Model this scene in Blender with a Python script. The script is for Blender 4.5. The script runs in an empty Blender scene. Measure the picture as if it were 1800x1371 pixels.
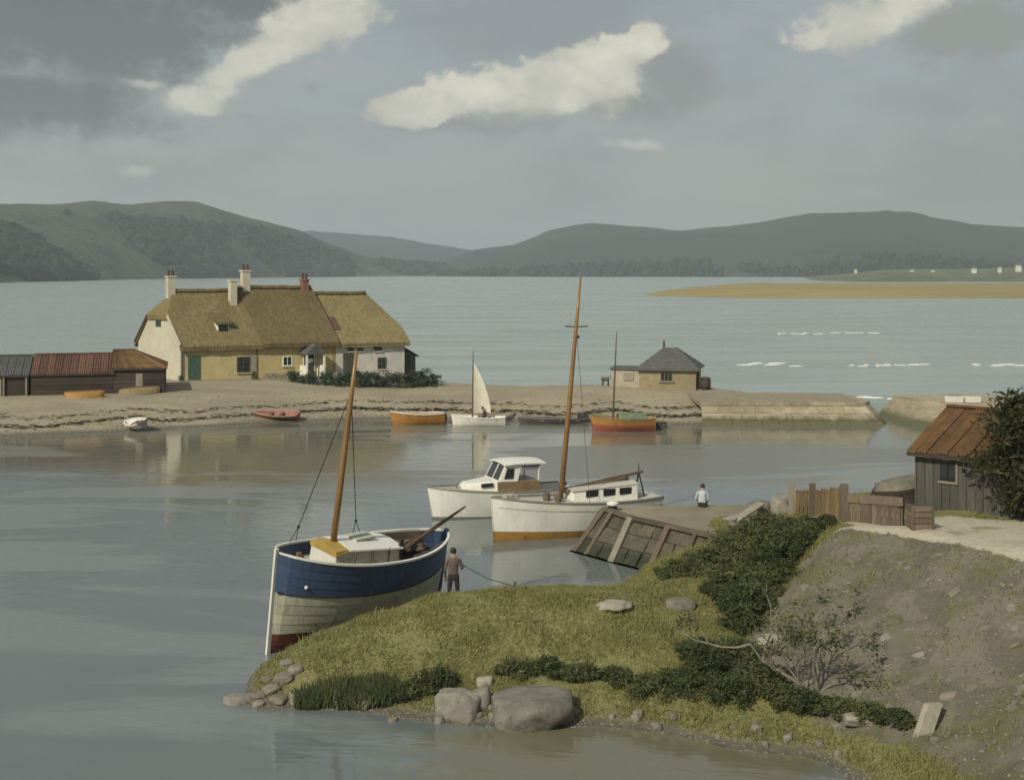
import bpy, bmesh, math, random
import numpy as np
from mathutils import Vector, Matrix, noise

random.seed(7)
rng = np.random.default_rng(7)
SC = bpy.context.scene
COL = SC.collection

# ------------------------------------------------------------------ camera
H, F, CX, HY = 11.0, 2300.0, 900.0, 475.0          # eye height (m), focal length (photo px), centre column, horizon row
cam_d = bpy.data.cameras.new("camera")
cam_d.sensor_width = 36.0
cam_d.lens = 36.0 * F / 1800.0
cam_d.shift_y = (HY - 685.5) / 1800.0
cam_d.clip_start, cam_d.clip_end = 0.5, 40000.0
cam = bpy.data.objects.new("camera", cam_d)
COL.objects.link(cam)
cam.location = (0, 0, H)
cam.rotation_euler = (math.radians(90), 0, 0)
SC.camera = cam

# ------------------------------------------------------------------ sky and sun
SUN_EL, SUN_AZ = math.radians(37), math.radians(-146)   # azimuth measured from +Y (view direction) towards +X
SUN_STRENGTH, SKY_STRENGTH = 2.3, 0.10
SC.view_settings.view_transform = 'Standard'
SC.view_settings.look = 'None'
SC.view_settings.gamma = 1.0
SC.view_settings.use_curve_mapping = False
SC.view_settings.exposure = 0.62

world = bpy.data.worlds.new("World")
SC.world = world
world.use_nodes = True


class NT:
    """small helper that wires shader nodes"""
    def __init__(s, tree):
        s.t = tree; s.n = tree.nodes; s.l = tree.links
    def new(s, typ, **kw):
        n = s.n.new(typ)
        for k, v in kw.items(): setattr(n, k, v)
        return n
    def link(s, a, b): s.l.new(a, b)
    def setin(s, sock, v):
        if hasattr(v, 'is_output') or isinstance(v, bpy.types.NodeSocket): s.l.new(v, sock)
        else: sock.default_value = v
    def m(s, op, a, b=None, c=None, clamp=False):
        n = s.n.new('ShaderNodeMath'); n.operation = op; n.use_clamp = clamp
        for i, v in enumerate((a, b, c)):
            if v is not None: s.setin(n.inputs[i], v)
        return n.outputs[0]
    def mix(s, fac, a, b, blend='MIX'):
        n = s.n.new('ShaderNodeMix'); n.data_type = 'RGBA'; n.blend_type = blend
        s.setin(n.inputs[0], fac)
        for sock, v in ((n.inputs[6], a), (n.inputs[7], b)):
            if isinstance(v, (tuple, list)) and len(v) == 3: v = (*v, 1)
            s.setin(sock, v)
        return n.outputs[2]
    def noise(s, vec, scale, detail=6, rough=0.55, dist=0.0):
        n = s.n.new('ShaderNodeTexNoise')
        n.inputs['Scale'].default_value = scale; n.inputs['Detail'].default_value = detail
        n.inputs['Roughness'].default_value = rough; n.inputs['Distortion'].default_value = dist
        if vec is not None: s.l.new(vec, n.inputs['Vector'])
        return n
    def ss(s, v, a, b):
        n = s.n.new('ShaderNodeMapRange'); n.interpolation_type = 'SMOOTHSTEP'
        s.setin(n.inputs['Value'], v)
        n.inputs['From Min'].default_value = a; n.inputs['From Max'].default_value = b
        return n.outputs[0]
    def mapping(s, vec, scale=(1, 1, 1), rot=(0, 0, 0)):
        n = s.n.new('ShaderNodeMapping'); n.inputs['Scale'].default_value = scale; n.inputs['Rotation'].default_value = rot
        s.l.new(vec, n.inputs['Vector']); return n.outputs[0]


def build_world():
    nt = NT(world.node_tree); nt.n.clear()
    out = nt.new('ShaderNodeOutputWorld'); bg = nt.new('ShaderNodeBackground')
    bg.inputs['Strength'].default_value = SKY_STRENGTH
    sky = nt.new('ShaderNodeTexSky', sky_type='NISHITA')
    sky.sun_disc = False; sky.sun_elevation = SUN_EL; sky.sun_rotation = SUN_AZ
    sky.air_density = 1.0; sky.dust_density = 2.0; sky.ozone_density = 1.0
    tc = nt.new('ShaderNodeTexCoord'); dirv = tc.outputs['Generated']
    sep = nt.new('ShaderNodeSeparateXYZ'); nt.link(dirv, sep.inputs[0])
    az0 = nt.m('ARCTAN2', sep.outputs[0], sep.outputs[1])
    el0 = nt.m('ARCSINE', sep.outputs[2])
    # ragged cloud edges: push the direction about with noise, then erode the heaps with finer noise
    nz = nt.noise(dirv, 9, 4, 0.6); nsep = nt.new('ShaderNodeSeparateColor'); nt.link(nz.outputs['Color'], nsep.inputs[0])
    nz2 = nt.noise(dirv, 26, 6, 0.66); nsep2 = nt.new('ShaderNodeSeparateColor'); nt.link(nz2.outputs['Color'], nsep2.inputs[0])
    def push(base, a, b, k1, k2):
        v = nt.m('MULTIPLY_ADD', nt.m('SUBTRACT', a, 0.5), k1, base)
        return nt.m('MULTIPLY_ADD', nt.m('SUBTRACT', b, 0.5), k2, v)
    az = push(az0, nsep.outputs[0], nsep2.outputs[0], 0.07, 0.018)
    el = push(el0, nsep.outputs[1], nsep2.outputs[1], 0.035, 0.014)
    fine = nt.noise(nt.mapping(dirv, (1, 1, 1.25)), 30, 7, 0.64)
    ero = nt.m('MULTIPLY', nt.m('SUBTRACT', fine.outputs[0], 0.5), 1.5)
    def raw(px, py, rx, ry, rot=0.0):
        a0 = math.atan((px - CX) / F); e0 = math.atan((HY - py) / F * math.cos(a0))
        c, s_ = math.cos(rot), math.sin(rot)
        da = nt.m('SUBTRACT', az, a0); de = nt.m('SUBTRACT', el, e0)
        u = nt.m('DIVIDE', nt.m('ADD', nt.m('MULTIPLY', da, c), nt.m('MULTIPLY', de, s_)), rx / F)
        v = nt.m('DIVIDE', nt.m('SUBTRACT', nt.m('MULTIPLY', de, c), nt.m('MULTIPLY', da, s_)), ry / F)
        return nt.m('SUBTRACT', 1.0, nt.m('SQRT', nt.m('ADD', nt.m('MULTIPLY', u, u), nt.m('MULTIPLY', v, v))))
    def union(*bs):
        o = bs[0]
        for b in bs[1:]: o = nt.m('MAXIMUM', o, b)
        return o
    def heap(*bs): return nt.m('ADD', union(*bs), ero)
    veil = nt.mix(nt.ss(el0, 0.0, 0.35), (2.95, 2.98, 2.80), (2.40, 2.66, 2.92))
    base = nt.mix(0.78, sky.outputs[0], veil)
    # broad broken cloud layers, over the whole dome
    big = nt.noise(nt.mapping(dirv, (1, 1, 2.2)), 3.4, 5, 0.58)
    base = nt.mix(nt.m('MULTIPLY', nt.ss(big.outputs[0], 0.40, 0.66), 0.55), base, (1.95, 2.06, 2.16))
    big2 = nt.noise(nt.mapping(dirv, (1, 1, 2.6)), 8.0, 6, 0.64)
    base = nt.mix(nt.m('MULTIPLY', nt.ss(big2.outputs[0], 0.46, 0.74), 0.55), base, (3.5, 3.42, 3.15))
    base = nt.mix(nt.m('MULTIPLY', nt.ss(big2.outputs[0], 0.50, 0.28), 0.30), base, (1.9, 2.1, 2.35))
    # grey cloud masses
    g1 = heap(raw(150, 60, 430, 150), raw(420, 0, 230, 80, 0.1), raw(-350, 130, 420, 170), raw(60, 190, 280, 80))
    base = nt.mix(nt.m('MULTIPLY', nt.ss(g1, 0.0, 0.70), 0.88), base, (.86, .93, 1.0))
    g2 = heap(raw(1200, 128, 100, 92), raw(1120, 188, 150, 46), raw(850, 226, 220, 24))
    base = nt.mix(nt.m('MULTIPLY', nt.ss(g2, 0.0, 0.85), 0.72), base, (2.02, 2.02, 1.98))
    g3 = heap(raw(1720, 50, 210, 70, 0.1), raw(2200, 20, 420, 140))
    base = nt.mix(nt.m('MULTIPLY', nt.ss(g3, 0.0, 0.6), 0.70), base, (2.25, 2.2, 2.0))
    # sunlit heaps
    c1 = heap(raw(470, 112, 260, 48, 0.40), raw(590, 40, 150, 72, 0.2), raw(350, 172, 120, 36, 0.1))
    c2 = heap(raw(740, 194, 122, 42), raw(880, 172, 150, 62), raw(1005, 155, 145, 70), raw(1085, 118, 100, 68, .5), raw(1150, 80, 66, 42, .5))
    c3 = heap(raw(1530, 28, 185, 62, 0.25), raw(1430, 62, 80, 30, .3), raw(-1100, 120, 300, 90), raw(2500, 250, 320, 80), raw(-500, 330, 260, 60))
    c4 = heap(raw(228, 300, 40, 14), raw(1122, 258, 70, 18), raw(245, 152, 50, 14))
    shade = nt.noise(nt.mapping(dirv, (1, 1, 1.6)), 14, 5, 0.62)
    def cream(den):
        t = nt.m('ADD', nt.m('MULTIPLY', nt.ss(den, 0.05, 0.9), 0.45), nt.m('MULTIPLY', nt.ss(shade.outputs[0], 0.34, 0.66), 0.6))
        return nt.mix(t, (4.0, 3.85, 3.3), (7.0, 6.65, 5.6))
    for den, lo, hi, k in ((c1, .10, .50, .88), (c2, .10, .36, .97), (c3, .10, .45, .90), (c4, .12, .7, .45)):
        base = nt.mix(nt.m('MULTIPLY', nt.ss(den, lo, hi), k), base, cream(den))
    und = heap(raw(890, 216, 130, 22, 0.05), raw(1075, 196, 80, 20, .3))
    base = nt.mix(nt.m('MULTIPLY', nt.ss(und, .05, .6), 0.55), base, (3.0, 2.9, 2.55))
    base = nt.mix(1.0, base, (.78, .79, .77), 'MULTIPLY')          # thin veil: the whole sky a little greyer
    nt.link(base, bg.inputs['Color']); nt.link(bg.outputs[0], out.inputs['Surface'])


build_world()
world.cycles.sampling_method = 'MANUAL'
world.cycles.sample_map_resolution = 512

sun_d = bpy.data.lights.new("sun", 'SUN')
sun_d.energy = SUN_STRENGTH; sun_d.angle = math.radians(1.2); sun_d.color = (1.0, 0.93, 0.74)
sun = bpy.data.objects.new("sun", sun_d); COL.objects.link(sun)
_ts = Vector((math.sin(SUN_AZ) * math.cos(SUN_EL), math.cos(SUN_AZ) * math.cos(SUN_EL), math.sin(SUN_EL)))
sun.rotation_euler = (-_ts).to_track_quat('-Z', 'Y').to_euler()
sun.location = (-60, 40, 80)

# ------------------------------------------------------------------ render settings
SC.render.engine = 'CYCLES'
SC.cycles.use_denoising = True
SC.cycles.max_bounces = 8
SC.cycles.diffuse_bounces = 3
SC.cycles.glossy_bounces = 4
SC.cycles.volume_bounces = 1
SC.cycles.transparent_max_bounces = 8
SC.cycles.use_adaptive_sampling = True


# ------------------------------------------------------------------ helpers
def P(px, py, z=None, d=None):
    """photo pixel -> world point, either at height z (touching a level) or at distance d"""
    if d is None: d = (H - z) * F / (py - HY)
    return Vector(((px - CX) * d / F, d, H - (py - HY) * d / F))


ORG = {}


class MB:
    def __init__(s): s.v = []; s.f = []
    def add(s, vs, fs):
        b = len(s.v); s.v += [tuple(p) for p in vs]; s.f += [tuple(i + b for i in q) for q in fs]; return s
    def hexa(s, c8):
        return s.add(c8, [(0, 3, 2, 1), (4, 5, 6, 7), (0, 1, 5, 4), (1, 2, 6, 5), (2, 3, 7, 6), (3, 0, 4, 7)])
    def obox(s, o, a, b, c):
        """box from corner o with edge vectors a, b, c"""
        o, a, b, c = map(Vector, (o, a, b, c))
        if a.cross(b).dot(c) < 0: a, b = b, a
        return s.hexa([o, o + a, o + a + b, o + b, o + c, o + a + c, o + a + b + c, o + b + c])
    def box(s, c, sz, rz=0.0):
        c = Vector(c); x = Vector((math.cos(rz), math.sin(rz), 0)) * sz[0]; y = Vector((-math.sin(rz), math.cos(rz), 0)) * sz[1]; z = Vector((0, 0, sz[2]))
        return s.obox(c - x / 2 - y / 2 - z / 2, x, y, z)
    def beam(s, p0, p1, w, h, up=(0, 0, 1)):
        p0, p1 = Vector(p0), Vector(p1); d = (p1 - p0); n = d.normalized(); up = Vector(up)
        side = n.cross(up)
        if side.length < 1e-4: side = n.cross(Vector((0, 1, 0)))
        side.normalize(); u2 = side.cross(n).normalized()
        return s.obox(p0 - side * w / 2 - u2 * h / 2, d, side * w, u2 * h)
    def tube(s, pts, rad, n=8, cap=True):
        pts = [Vector(p) for p in pts]
        if not hasattr(rad, '__len__'): rad = [rad] * len(pts)
        rings = []; ref = None
        for i, p in enumerate(pts):
            t = (pts[min(i + 1, len(pts) - 1)] - pts[max(i - 1, 0)]).normalized()
            if ref is None: ref = Vector((0, 0, 1)) if abs(t.z) < 0.9 else Vector((1, 0, 0))
            a = (ref - t * ref.dot(t)).normalized(); b = t.cross(a); ref = a
            rings.append([p + (a * math.cos(2 * math.pi * k / n) + b * math.sin(2 * math.pi * k / n)) * rad[i] for k in range(n)])
        b0 = len(s.v)
        for r in rings: s.v += [tuple(p) for p in r]
        for i in range(len(rings) - 1):
            for k in range(n):
                s.f.append((b0 + i * n + k, b0 + i * n + (k + 1) % n, b0 + (i + 1) * n + (k + 1) % n, b0 + (i + 1) * n + k))
        if cap:
            s.f.append(tuple(b0 + k for k in reversed(range(n)))); s.f.append(tuple(b0 + (len(rings) - 1) * n + k for k in range(n)))
        return s
    def grid(s, rows, flip=False):
        b0 = len(s.v); m = len(rows[0])
        for r in rows: s.v += [tuple(p) for p in r]
        for i in range(len(rows) - 1):
            for j in range(m - 1):
                q = (b0 + i * m + j, b0 + i * m + j + 1, b0 + (i + 1) * m + j + 1, b0 + (i + 1) * m + j)
                s.f.append(q[::-1] if flip else q)
        return s
    def slab(s, rows, th):
        """grid surface with thickness: th is a vector or a function of the point"""
        b = [[Vector(p) - (th(Vector(p)) if callable(th) else Vector(th)) for p in r] for r in rows]
        s.grid(rows); s.grid(b, True)
        for A, B, fl in ((rows[0], b[0], True), (rows[-1], b[-1], False)): s.grid([A, B], not fl)
        L = [[r[0] for r in rows], [r[0] for r in b]]; R = [[r[-1] for r in rows], [r[-1] for r in b]]
        s.grid(L, False); s.grid(R, True)
        return s
    def poly(s, outline, a, b):
        """prism: an outline of points pushed along the vector b, starting offset by a"""
        a, b = Vector(a), Vector(b); n = len(outline)
        v = [Vector(p) + a for p in outline] + [Vector(p) + a + b for p in outline]
        f = [tuple(range(n))[::-1], tuple(range(n, 2 * n))] + [(i, (i + 1) % n, n + (i + 1) % n, n + i) for i in range(n)]
        return s.add(v, f)
    def ball(s, c, r, sub=1, jit=0.0, seed=0):
        bm = bmesh.new(); bmesh.ops.create_icosphere(bm, subdivisions=sub, radius=1)
        r = Vector(r) if hasattr(r, '__len__') else Vector((r, r, r)); c = Vector(c)
        vs = []
        for v in bm.verts:
            k = 1 + jit * noise.noise(v.co * 1.7 + Vector((seed * 3.1, seed * 1.7, 0)))
            vs.append(c + Vector((v.co.x * r.x, v.co.y * r.y, v.co.z * r.z)) * k)
        fs = [tuple(v.index for v in f.verts) for f in bm.faces]; bm.free()
        return s.add(vs, fs)
    def mesh(s, name, off):
        me = bpy.data.meshes.new(name)
        me.from_pydata([(p[0] - off[0], p[1] - off[1], p[2] - off[2]) for p in s.v], [], s.f); me.update(); return me
    def build(s, name, mat, parent=None, loc=None, smooth=False, fix=True, kind=None):
        off = ORG[parent.name] if parent is not None else Vector(loc if loc is not None else (0, 0, 0))
        me = s.mesh(name, off)
        if fix:
            bm = bmesh.new(); bm.from_mesh(me); bmesh.ops.recalc_face_normals(bm, faces=bm.faces); bm.to_mesh(me); bm.free()
        me.materials.append(mat)
        if smooth:
            me.polygons.foreach_set('use_smooth', [True] * len(me.polygons))
        o = bpy.data.objects.new(name, me); COL.objects.link(o)
        if parent is not None: o.parent = parent
        else: o.location = off
        ORG[o.name] = Vector(off)
        if kind: o['kind'] = kind
        return o


def tag(o, label, cat, group=None, kind=None):
    o['label'] = label
    if cat: o['category'] = cat
    if group: o['group'] = group
    if kind: o['kind'] = kind
    return o


def thing(name, label, cat, loc, group=None):
    o = bpy.data.objects.new(name, None); COL.objects.link(o); o.location = loc; ORG[o.name] = Vector(loc)
    o.empty_display_size = 0.3
    return tag(o, label, cat, group)


# ------------------------------------------------------------------ materials
MATS = {}


def mat(name, c1, c2=None, scale=3.0, rough=0.85, bump=0.25, stretch=(1, 1, 1), rot=(0, 0, 0), spots=None, spot_scale=9.0, spot_at=(0.60, 0.68),
        metal=0.0, spec=0.35, bump_scale=None, bdist=0.03, per_obj=0.0, coat=0.0):
    if name in MATS: return MATS[name]
    m = bpy.data.materials.new(name); m.use_nodes = True; nt = NT(m.node_tree)
    b = nt.n['Principled BSDF']; c2 = c2 or tuple(x * 0.72 for x in c1)
    tc = nt.new('ShaderNodeTexCoord'); vec = nt.mapping(tc.outputs['Object'], stretch, rot)
    n1 = nt.noise(vec, scale, 8, 0.62, 0.25)
    col = nt.mix(nt.ss(n1.outputs[0], 0.32, 0.68), c1, c2)
    n0 = nt.noise(tc.outputs['Object'], scale * 0.23, 4, 0.5)
    col = nt.mix(nt.m('MULTIPLY', nt.ss(n0.outputs[0], 0.4, 0.7), 0.35), col, tuple(x * 0.6 for x in c2))
    if spots is not None:
        n2 = nt.noise(vec, spot_scale, 6, 0.65)
        col = nt.mix(nt.ss(n2.outputs[0], *spot_at), col, spots)
    if per_obj:
        oi = nt.new('ShaderNodeObjectInfo'); hs = nt.new('ShaderNodeHueSaturation')
        nt.link(nt.m('MULTIPLY_ADD', oi.outputs['Random'], per_obj, 1 - per_obj / 2), hs.inputs['Value']); nt.link(col, hs.inputs['Color']); col = hs.outputs[0]
    nt.link(col, b.inputs['Base Color'])
    rn = nt.m('MULTIPLY_ADD', nt.m('SUBTRACT', n1.outputs[0], 0.5), 0.25, rough); nt.link(rn, b.inputs['Roughness'])
    b.inputs['Metallic'].default_value = metal
    b.inputs['Specular IOR Level'].default_value = spec
    if coat: b.inputs['Coat Weight'].default_value = coat; b.inputs['Coat Roughness'].default_value = 0.25
    if bump:
        n3 = nt.noise(vec, bump_scale or scale * 4, 8, 0.65)
        bp = nt.new('ShaderNodeBump'); bp.inputs['Strength'].default_value = bump; bp.inputs['Distance'].default_value = bdist
        nt.link(n3.outputs[0], bp.inputs['Height']); nt.link(bp.outputs[0], b.inputs['Normal'])
    MATS[name] = m; return m


def leaf_mat(name, c1, c2, c3=None, tr=0.35):
    m = bpy.data.materials.new(name); m.use_nodes = True; nt = NT(m.node_tree); b = nt.n['Principled BSDF']
    tc = nt.new('ShaderNodeTexCoord'); geo = nt.new('ShaderNodeNewGeometry')
    n1 = nt.noise(tc.outputs['Object'], 2.2, 5, 0.6)
    col = nt.mix(nt.ss(n1.outputs[0], 0.35, 0.66), c1, c2)
    col = nt.mix(nt.m('MULTIPLY', nt.ss(geo.outputs['Random Per Island'], 0.3, 1.0), 0.55), col, c3 or tuple(min(1, x * 1.7) for x in c2))
    nt.link(col, b.inputs['Base Color']); b.inputs['Roughness'].default_value = 0.65; b.inputs['Specular IOR Level'].default_value = 0.25
    t = nt.new('ShaderNodeBsdfTranslucent'); nt.link(col, t.inputs['Color'])
    mx = nt.new('ShaderNodeMixShader'); mx.inputs[0].default_value = tr
    nt.link(b.outputs[0], mx.inputs[1]); nt.link(t.outputs[0], mx.inputs[2]); nt.link(mx.outputs[0], nt.n['Material Output'].inputs['Surface'])
    return m


# ------------------------------------------------------------------ setting: near bank
def tps_fit(pts):
    A = np.array(pts, float); xy = A[:, :2]; n = len(A)
    r = np.hypot(*(xy[:, None] - xy[None]).transpose(2, 0, 1)); K = np.where(r > 0, r * r * np.log(r + 1e-9), 0)
    Pm = np.c_[np.ones(n), xy]
    M = np.zeros((n + 3, n + 3)); M[:n, :n] = K + np.eye(n) * 0.15; M[:n, n:] = Pm; M[n:, :n] = Pm.T
    w = np.linalg.solve(M, np.r_[A[:, 2], 0, 0, 0]); return xy, w


def tps_eval(fit, X, Y):
    xy, w = fit; X = np.asarray(X, float); Y = np.asarray(Y, float); out = np.full(X.shape, w[-3]) + w[-2] * X + w[-1] * Y
    for (a, b), c in zip(xy, w[:-3]):
        r2 = (X - a) ** 2 + (Y - b) ** 2; out += c * 0.5 * r2 * np.log(r2 + 1e-12)
    return out


CP = []
def cz(px, py, z): p = P(px, py, z=z); CP.append((p.x, p.y, z))
def cd(px, py, d): p = P(px, py, d=d); CP.append((p.x, p.y, p.z))
for q in ((440, 1238), (530, 1243), (620, 1246), (720, 1262), (880, 1274), (1035, 1272), (1190, 1290), (1320, 1318), (1440, 1330), (1500, 1371)): cz(*q, 0.02)
for q in ((540, 1130, 35.6), (590, 1108, 36.0), (640, 1088, 36.4), (700, 1066, 36.8), (800, 1044, 37.0), (900, 1039, 37.3), (1000, 1034, 37.8), (1130, 1030, 38.3)): cd(*q)
for q in ((600, 1160, 34.3), (700, 1150, 34.5), (800, 1130, 34.9), (900, 1140, 34.8), (1000, 1150, 34.6), (1150, 1080, 36.6), (1250, 1120, 35.3)): cd(*q)
for q in ((760, 1225, .30), (900, 1235, .32), (1000, 1240, .28), (1200, 1255, .30), (1330, 1275, .3), (1450, 1295, .28), (1560, 1330, .35)): cz(*q)
CP += [(-7.6, 34.2, -.35), (-8.5, 36, -.8), (-7, 31, -.7), (-3, 30, -.6), (1, 29.5, -.45), (4.6, 28.5, -.4), (6.6, 26.5, -.35), (7.6, 24, -.3), (0, 24, -.8), (-6, 25, -1)]
CP += [(-6.6, 38.3, -.35), (-5.0, 39.2, -.15), (-3.2, 39.6, .25), (-1.7, 39.3, .75), (0, 40.0, .7), (1.6, 40.6, .7), (3.2, 41.2, .8),
       (-6, 42, -.8), (-3, 43.5, -.7), (0, 44, -.5), (2.5, 45, -.4), (2.0, 50, -.8), (0, 50, -.9)]
# stony bank: foot and top
cz(1310, 1130, .95); cz(1385, 1245, .5); cz(1580, 1288, .62); cz(1760, 1371, .8)
cd(1480, 930, 38.5); cd(1560, 940, 37.2); cd(1640, 952, 36); cd(1720, 968, 34.5); cd(1800, 985, 33)
cd(1450, 1050, 35.6); cd(1600, 1080, 33.2); cd(1720, 1180, 30.4); cd(1400, 1150, 33.4); cd(1550, 1190, 31.2); cd(1790, 1300, 27.4)
CP += [(10.2, 22, .9), (13.6, 27, 3.6), (12.0, 24, 2.2), (17, 27, 4.4), (24, 26, 4.8), (11, 19, 1.0), (16, 18, 3.6), (27, 40, 4.5), (22, 33, 4.3), (26, 18, 5.0)]
# path, shed platform, fence
cd(1800, 950, 35.5); cd(1640, 915, 39.2); cd(1700, 925, 38.2)
CP += [(12.8, 41.6, 3.40), (14.6, 40, 3.5), (15.5, 43.5, 3.55), (18, 42, 3.8), (20, 46, 3.8), (9.35, 43, 3.02), (10.6, 41.2, 3.18), (11.85, 39.6, 3.22), (26, 50, 3.6)]
# bramble slope and quay hinterland
cd(1200, 1000, 40.6); cd(1300, 950, 42); cd(1290, 1062, 37.6); cd(1400, 965, 39.6); cd(1190, 980, 41.6)
CP += [(7.2, 46.5, 1.35), (7.4, 50, 1.35), (9.3, 49, 2.0), (10.0, 46.2, 2.4), (10.5, 52.5, .6), (7.5, 53.5, -.3), (13, 50, 2.2), (13.5, 54.5, -.4), (20, 53, 1.6), (21, 57, -.8), (28, 58, -.5), (5.4, 46.8, .6), (4.2, 47.4, -.2), (3.4, 49.6, -.6), (8, 56, -.9), (12, 58, -1)]
FIT = tps_fit(CP)


def poly_mask(X, Y, poly, soft):
    """soft inside-ness (0..1) of points in a polygon"""
    pts = np.array(poly, float); inside = np.zeros(X.shape, bool); dist = np.full(X.shape, 1e9)
    for i in range(len(pts)):
        (x0, y0), (x1, y1) = pts[i], pts[(i + 1) % len(pts)]
        c = ((y0 > Y) != (y1 > Y)) & (X < (x1 - x0) * (Y - y0) / ((y1 - y0) if y1 != y0 else 1e-9) + x0); inside ^= c
        t = np.clip(((X - x0) * (x1 - x0) + (Y - y0) * (y1 - y0)) / ((x1 - x0) ** 2 + (y1 - y0) ** 2 + 1e-12), 0, 1)
        dist = np.minimum(dist, np.hypot(X - x0 - t * (x1 - x0), Y - y0 - t * (y1 - y0)))
    s = np.where(inside, dist, -dist); return np.clip(0.5 + s / (2 * soft), 0, 1)


def fbm(X, Y, f, oct=4, seed=0.0):
    out = np.zeros(X.shape); flat = out.ravel(); xs = X.ravel(); ys = Y.ravel()
    for i in range(flat.size):
        flat[i] = noise.fractal((xs[i] * f + seed, ys[i] * f - seed, seed * .37), 1.0, 2.0, oct)
    return out


BANK = [(6.3, 35.6), (6.5, 31.8), (7.4, 30.1), (8.7, 28.9), (9.9, 25.4), (10.5, 17), (16.5, 17), (14.5, 26), (13.1, 32.6), (11.9, 35.6), (10.9, 37.1), (9.6, 38.6), (8.5, 38.0)]
PATH = [(9.5, 38.7), (10.9, 37.1), (11.9, 35.6), (13.1, 32.6), (14.5, 26), (16.5, 17), (28, 17), (28, 37), (17.5, 38.6), (14, 39.6), (12.3, 40.6), (11.8, 42), (10.6, 43.5), (9.4, 42.4), (10.6, 40.2)]


def build_near():
    st = 0.16; x0, x1, y0, y1 = -9.5, 29, 16, 59
    nx, ny = int((x1 - x0) / st), int((y1 - y0) / st)
    X, Y = np.meshgrid(np.linspace(x0, x1, nx), np.linspace(y0, y1, ny))
    Z = tps_eval(FIT, X, Y)
    n = fbm(X, Y, 0.7, 5, 3.0)
    n2 = fbm(X, Y, 2.6, 3, 9.0)
    bank = poly_mask(X, Y, BANK, 0.35); path = poly_mask(X, Y, PATH, 0.3)
    amp = np.clip((Z + .1) * 1.2, .15, 1)
    Z = Z + amp * (0.09 * n + 0.035 * n2) * (1 - 0.65 * path) + bank * 0.05 * n2
    rid = 1 - np.abs(fbm(X * .9 + Y * .5, (Y * .9 - X * .5) * .25 + 40, 1.1, 4, 5.0)) * 2
    Z = Z + bank * (0.10 * np.clip(rid, 0, 1) - .06)
    Z = np.maximum(Z, -1.0)
    verts = np.c_[X.ravel(), Y.ravel(), Z.ravel()]
    i = np.arange(nx * ny).reshape(ny, nx)
    q = np.stack([i[:-1, :-1], i[:-1, 1:], i[1:, 1:], i[1:, :-1]], -1).reshape(-1, 4)
    zz = verts[:, 2][q].max(1); q = q[zz > -0.95]
    me = bpy.data.meshes.new('grass_bank'); me.from_pydata(verts.tolist(), [], q.tolist()); me.update()
    for nm, arr in (('bank', bank), ('path', path)):
        a = me.attributes.new(nm, 'FLOAT', 'POINT'); a.data.foreach_set('value', arr.ravel().astype(np.float32))
    me.polygons.foreach_set('use_smooth', [True] * len(me.polygons))
    m = bpy.data.materials.new('grassy_shore'); m.use_nodes = True; nt = NT(m.node_tree); b = nt.n['Principled BSDF']
    tc = nt.new('ShaderNodeTexCoord'); ob = tc.outputs['Object']; sp = nt.new('ShaderNodeSeparateXYZ'); nt.link(ob, sp.inputs[0])
    nA = nt.noise(ob, .55, 7, .6); nB = nt.noise(ob, 5, 7, .65); nC = nt.noise(ob, 22, 5, .65)
    g = nt.mix(nt.ss(nA.outputs[0], .35, .65), (.215, .20, .088), (.17, .172, .075))
    g = nt.mix(nt.ss(nB.outputs[0], .45, .75), g, (.27, .225, .10))
    g = nt.mix(nt.m('MULTIPLY', nt.ss(nC.outputs[0], .5, .7), .35), g, (.10, .105, .045))
    e = nt.mix(nt.ss(nB.outputs[0], .3, .7), (.185, .163, .132), (.150, .134, .108))
    nD = nt.noise(nt.mapping(ob, (1, 1, 1), (0, 0, .6)), .9, 3, .5)
    e = nt.mix(nt.m('MULTIPLY', nt.ss(nD.outputs[0], .48, .56), .75), e, (.115, .104, .085))
    e = nt.mix(nt.ss(nA.outputs[0], .52, .66), e, (.115, .115, .062))
    e = nt.mix(nt.m('MULTIPLY', nt.ss(nC.outputs[0], .6, .75), .35), e, (.20, .18, .135))
    s_ = nt.mix(nt.ss(nB.outputs[0], .35, .7), (.50, .46, .36), (.40, .36, .275))
    s_ = nt.mix(nt.m('MULTIPLY', nt.ss(nA.outputs[0], .56, .68), .7), s_, (.21, .19, .11))
    mud = nt.mix(nt.ss(nB.outputs[0], .35, .65), (.13, .115, .085), (.075, .07, .055))
    aB = nt.new('ShaderNodeAttribute', attribute_name='bank'); aP = nt.new('ShaderNodeAttribute', attribute_name='path')
    jig = nt.m('MULTIPLY', nt.m('SUBTRACT', nB.outputs[0], .5), .9)
    c = nt.mix(nt.ss(nt.m('ADD', aB.outputs['Fac'], jig), .4, .6), g, e)
    c = nt.mix(nt.ss(nt.m('ADD', aP.outputs['Fac'], jig), .42, .58), c, s_)
    zj = nt.m('MULTIPLY_ADD', nt.m('SUBTRACT', nB.outputs[0], .5), .35, sp.outputs[2])
    c = nt.mix(nt.ss(zj, .20, .04), c, mud)
    nt.link(c, b.inputs['Base Color']); b.inputs['Specular IOR Level'].default_value = .2
    nt.link(nt.m('MULTIPLY_ADD', nt.ss(zj, .02, .2), .35, .55), b.inputs['Roughness'])
    bp = nt.new('ShaderNodeBump'); bp.inputs['Strength'].default_value = .7; bp.inputs['Distance'].default_value = .05
    nt.link(nt.m('MULTIPLY_ADD', nC.outputs[0], .5, nB.outputs[0]), bp.inputs['Height']); nt.link(bp.outputs[0], b.inputs['Normal'])
    me.materials.append(m)
    o = bpy.data.objects.new('grass_bank', me); COL.objects.link(o); o['kind'] = 'structure'; o['label'] = 'low grassy bank with a stony slope and a pale sandy path on top'
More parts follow.
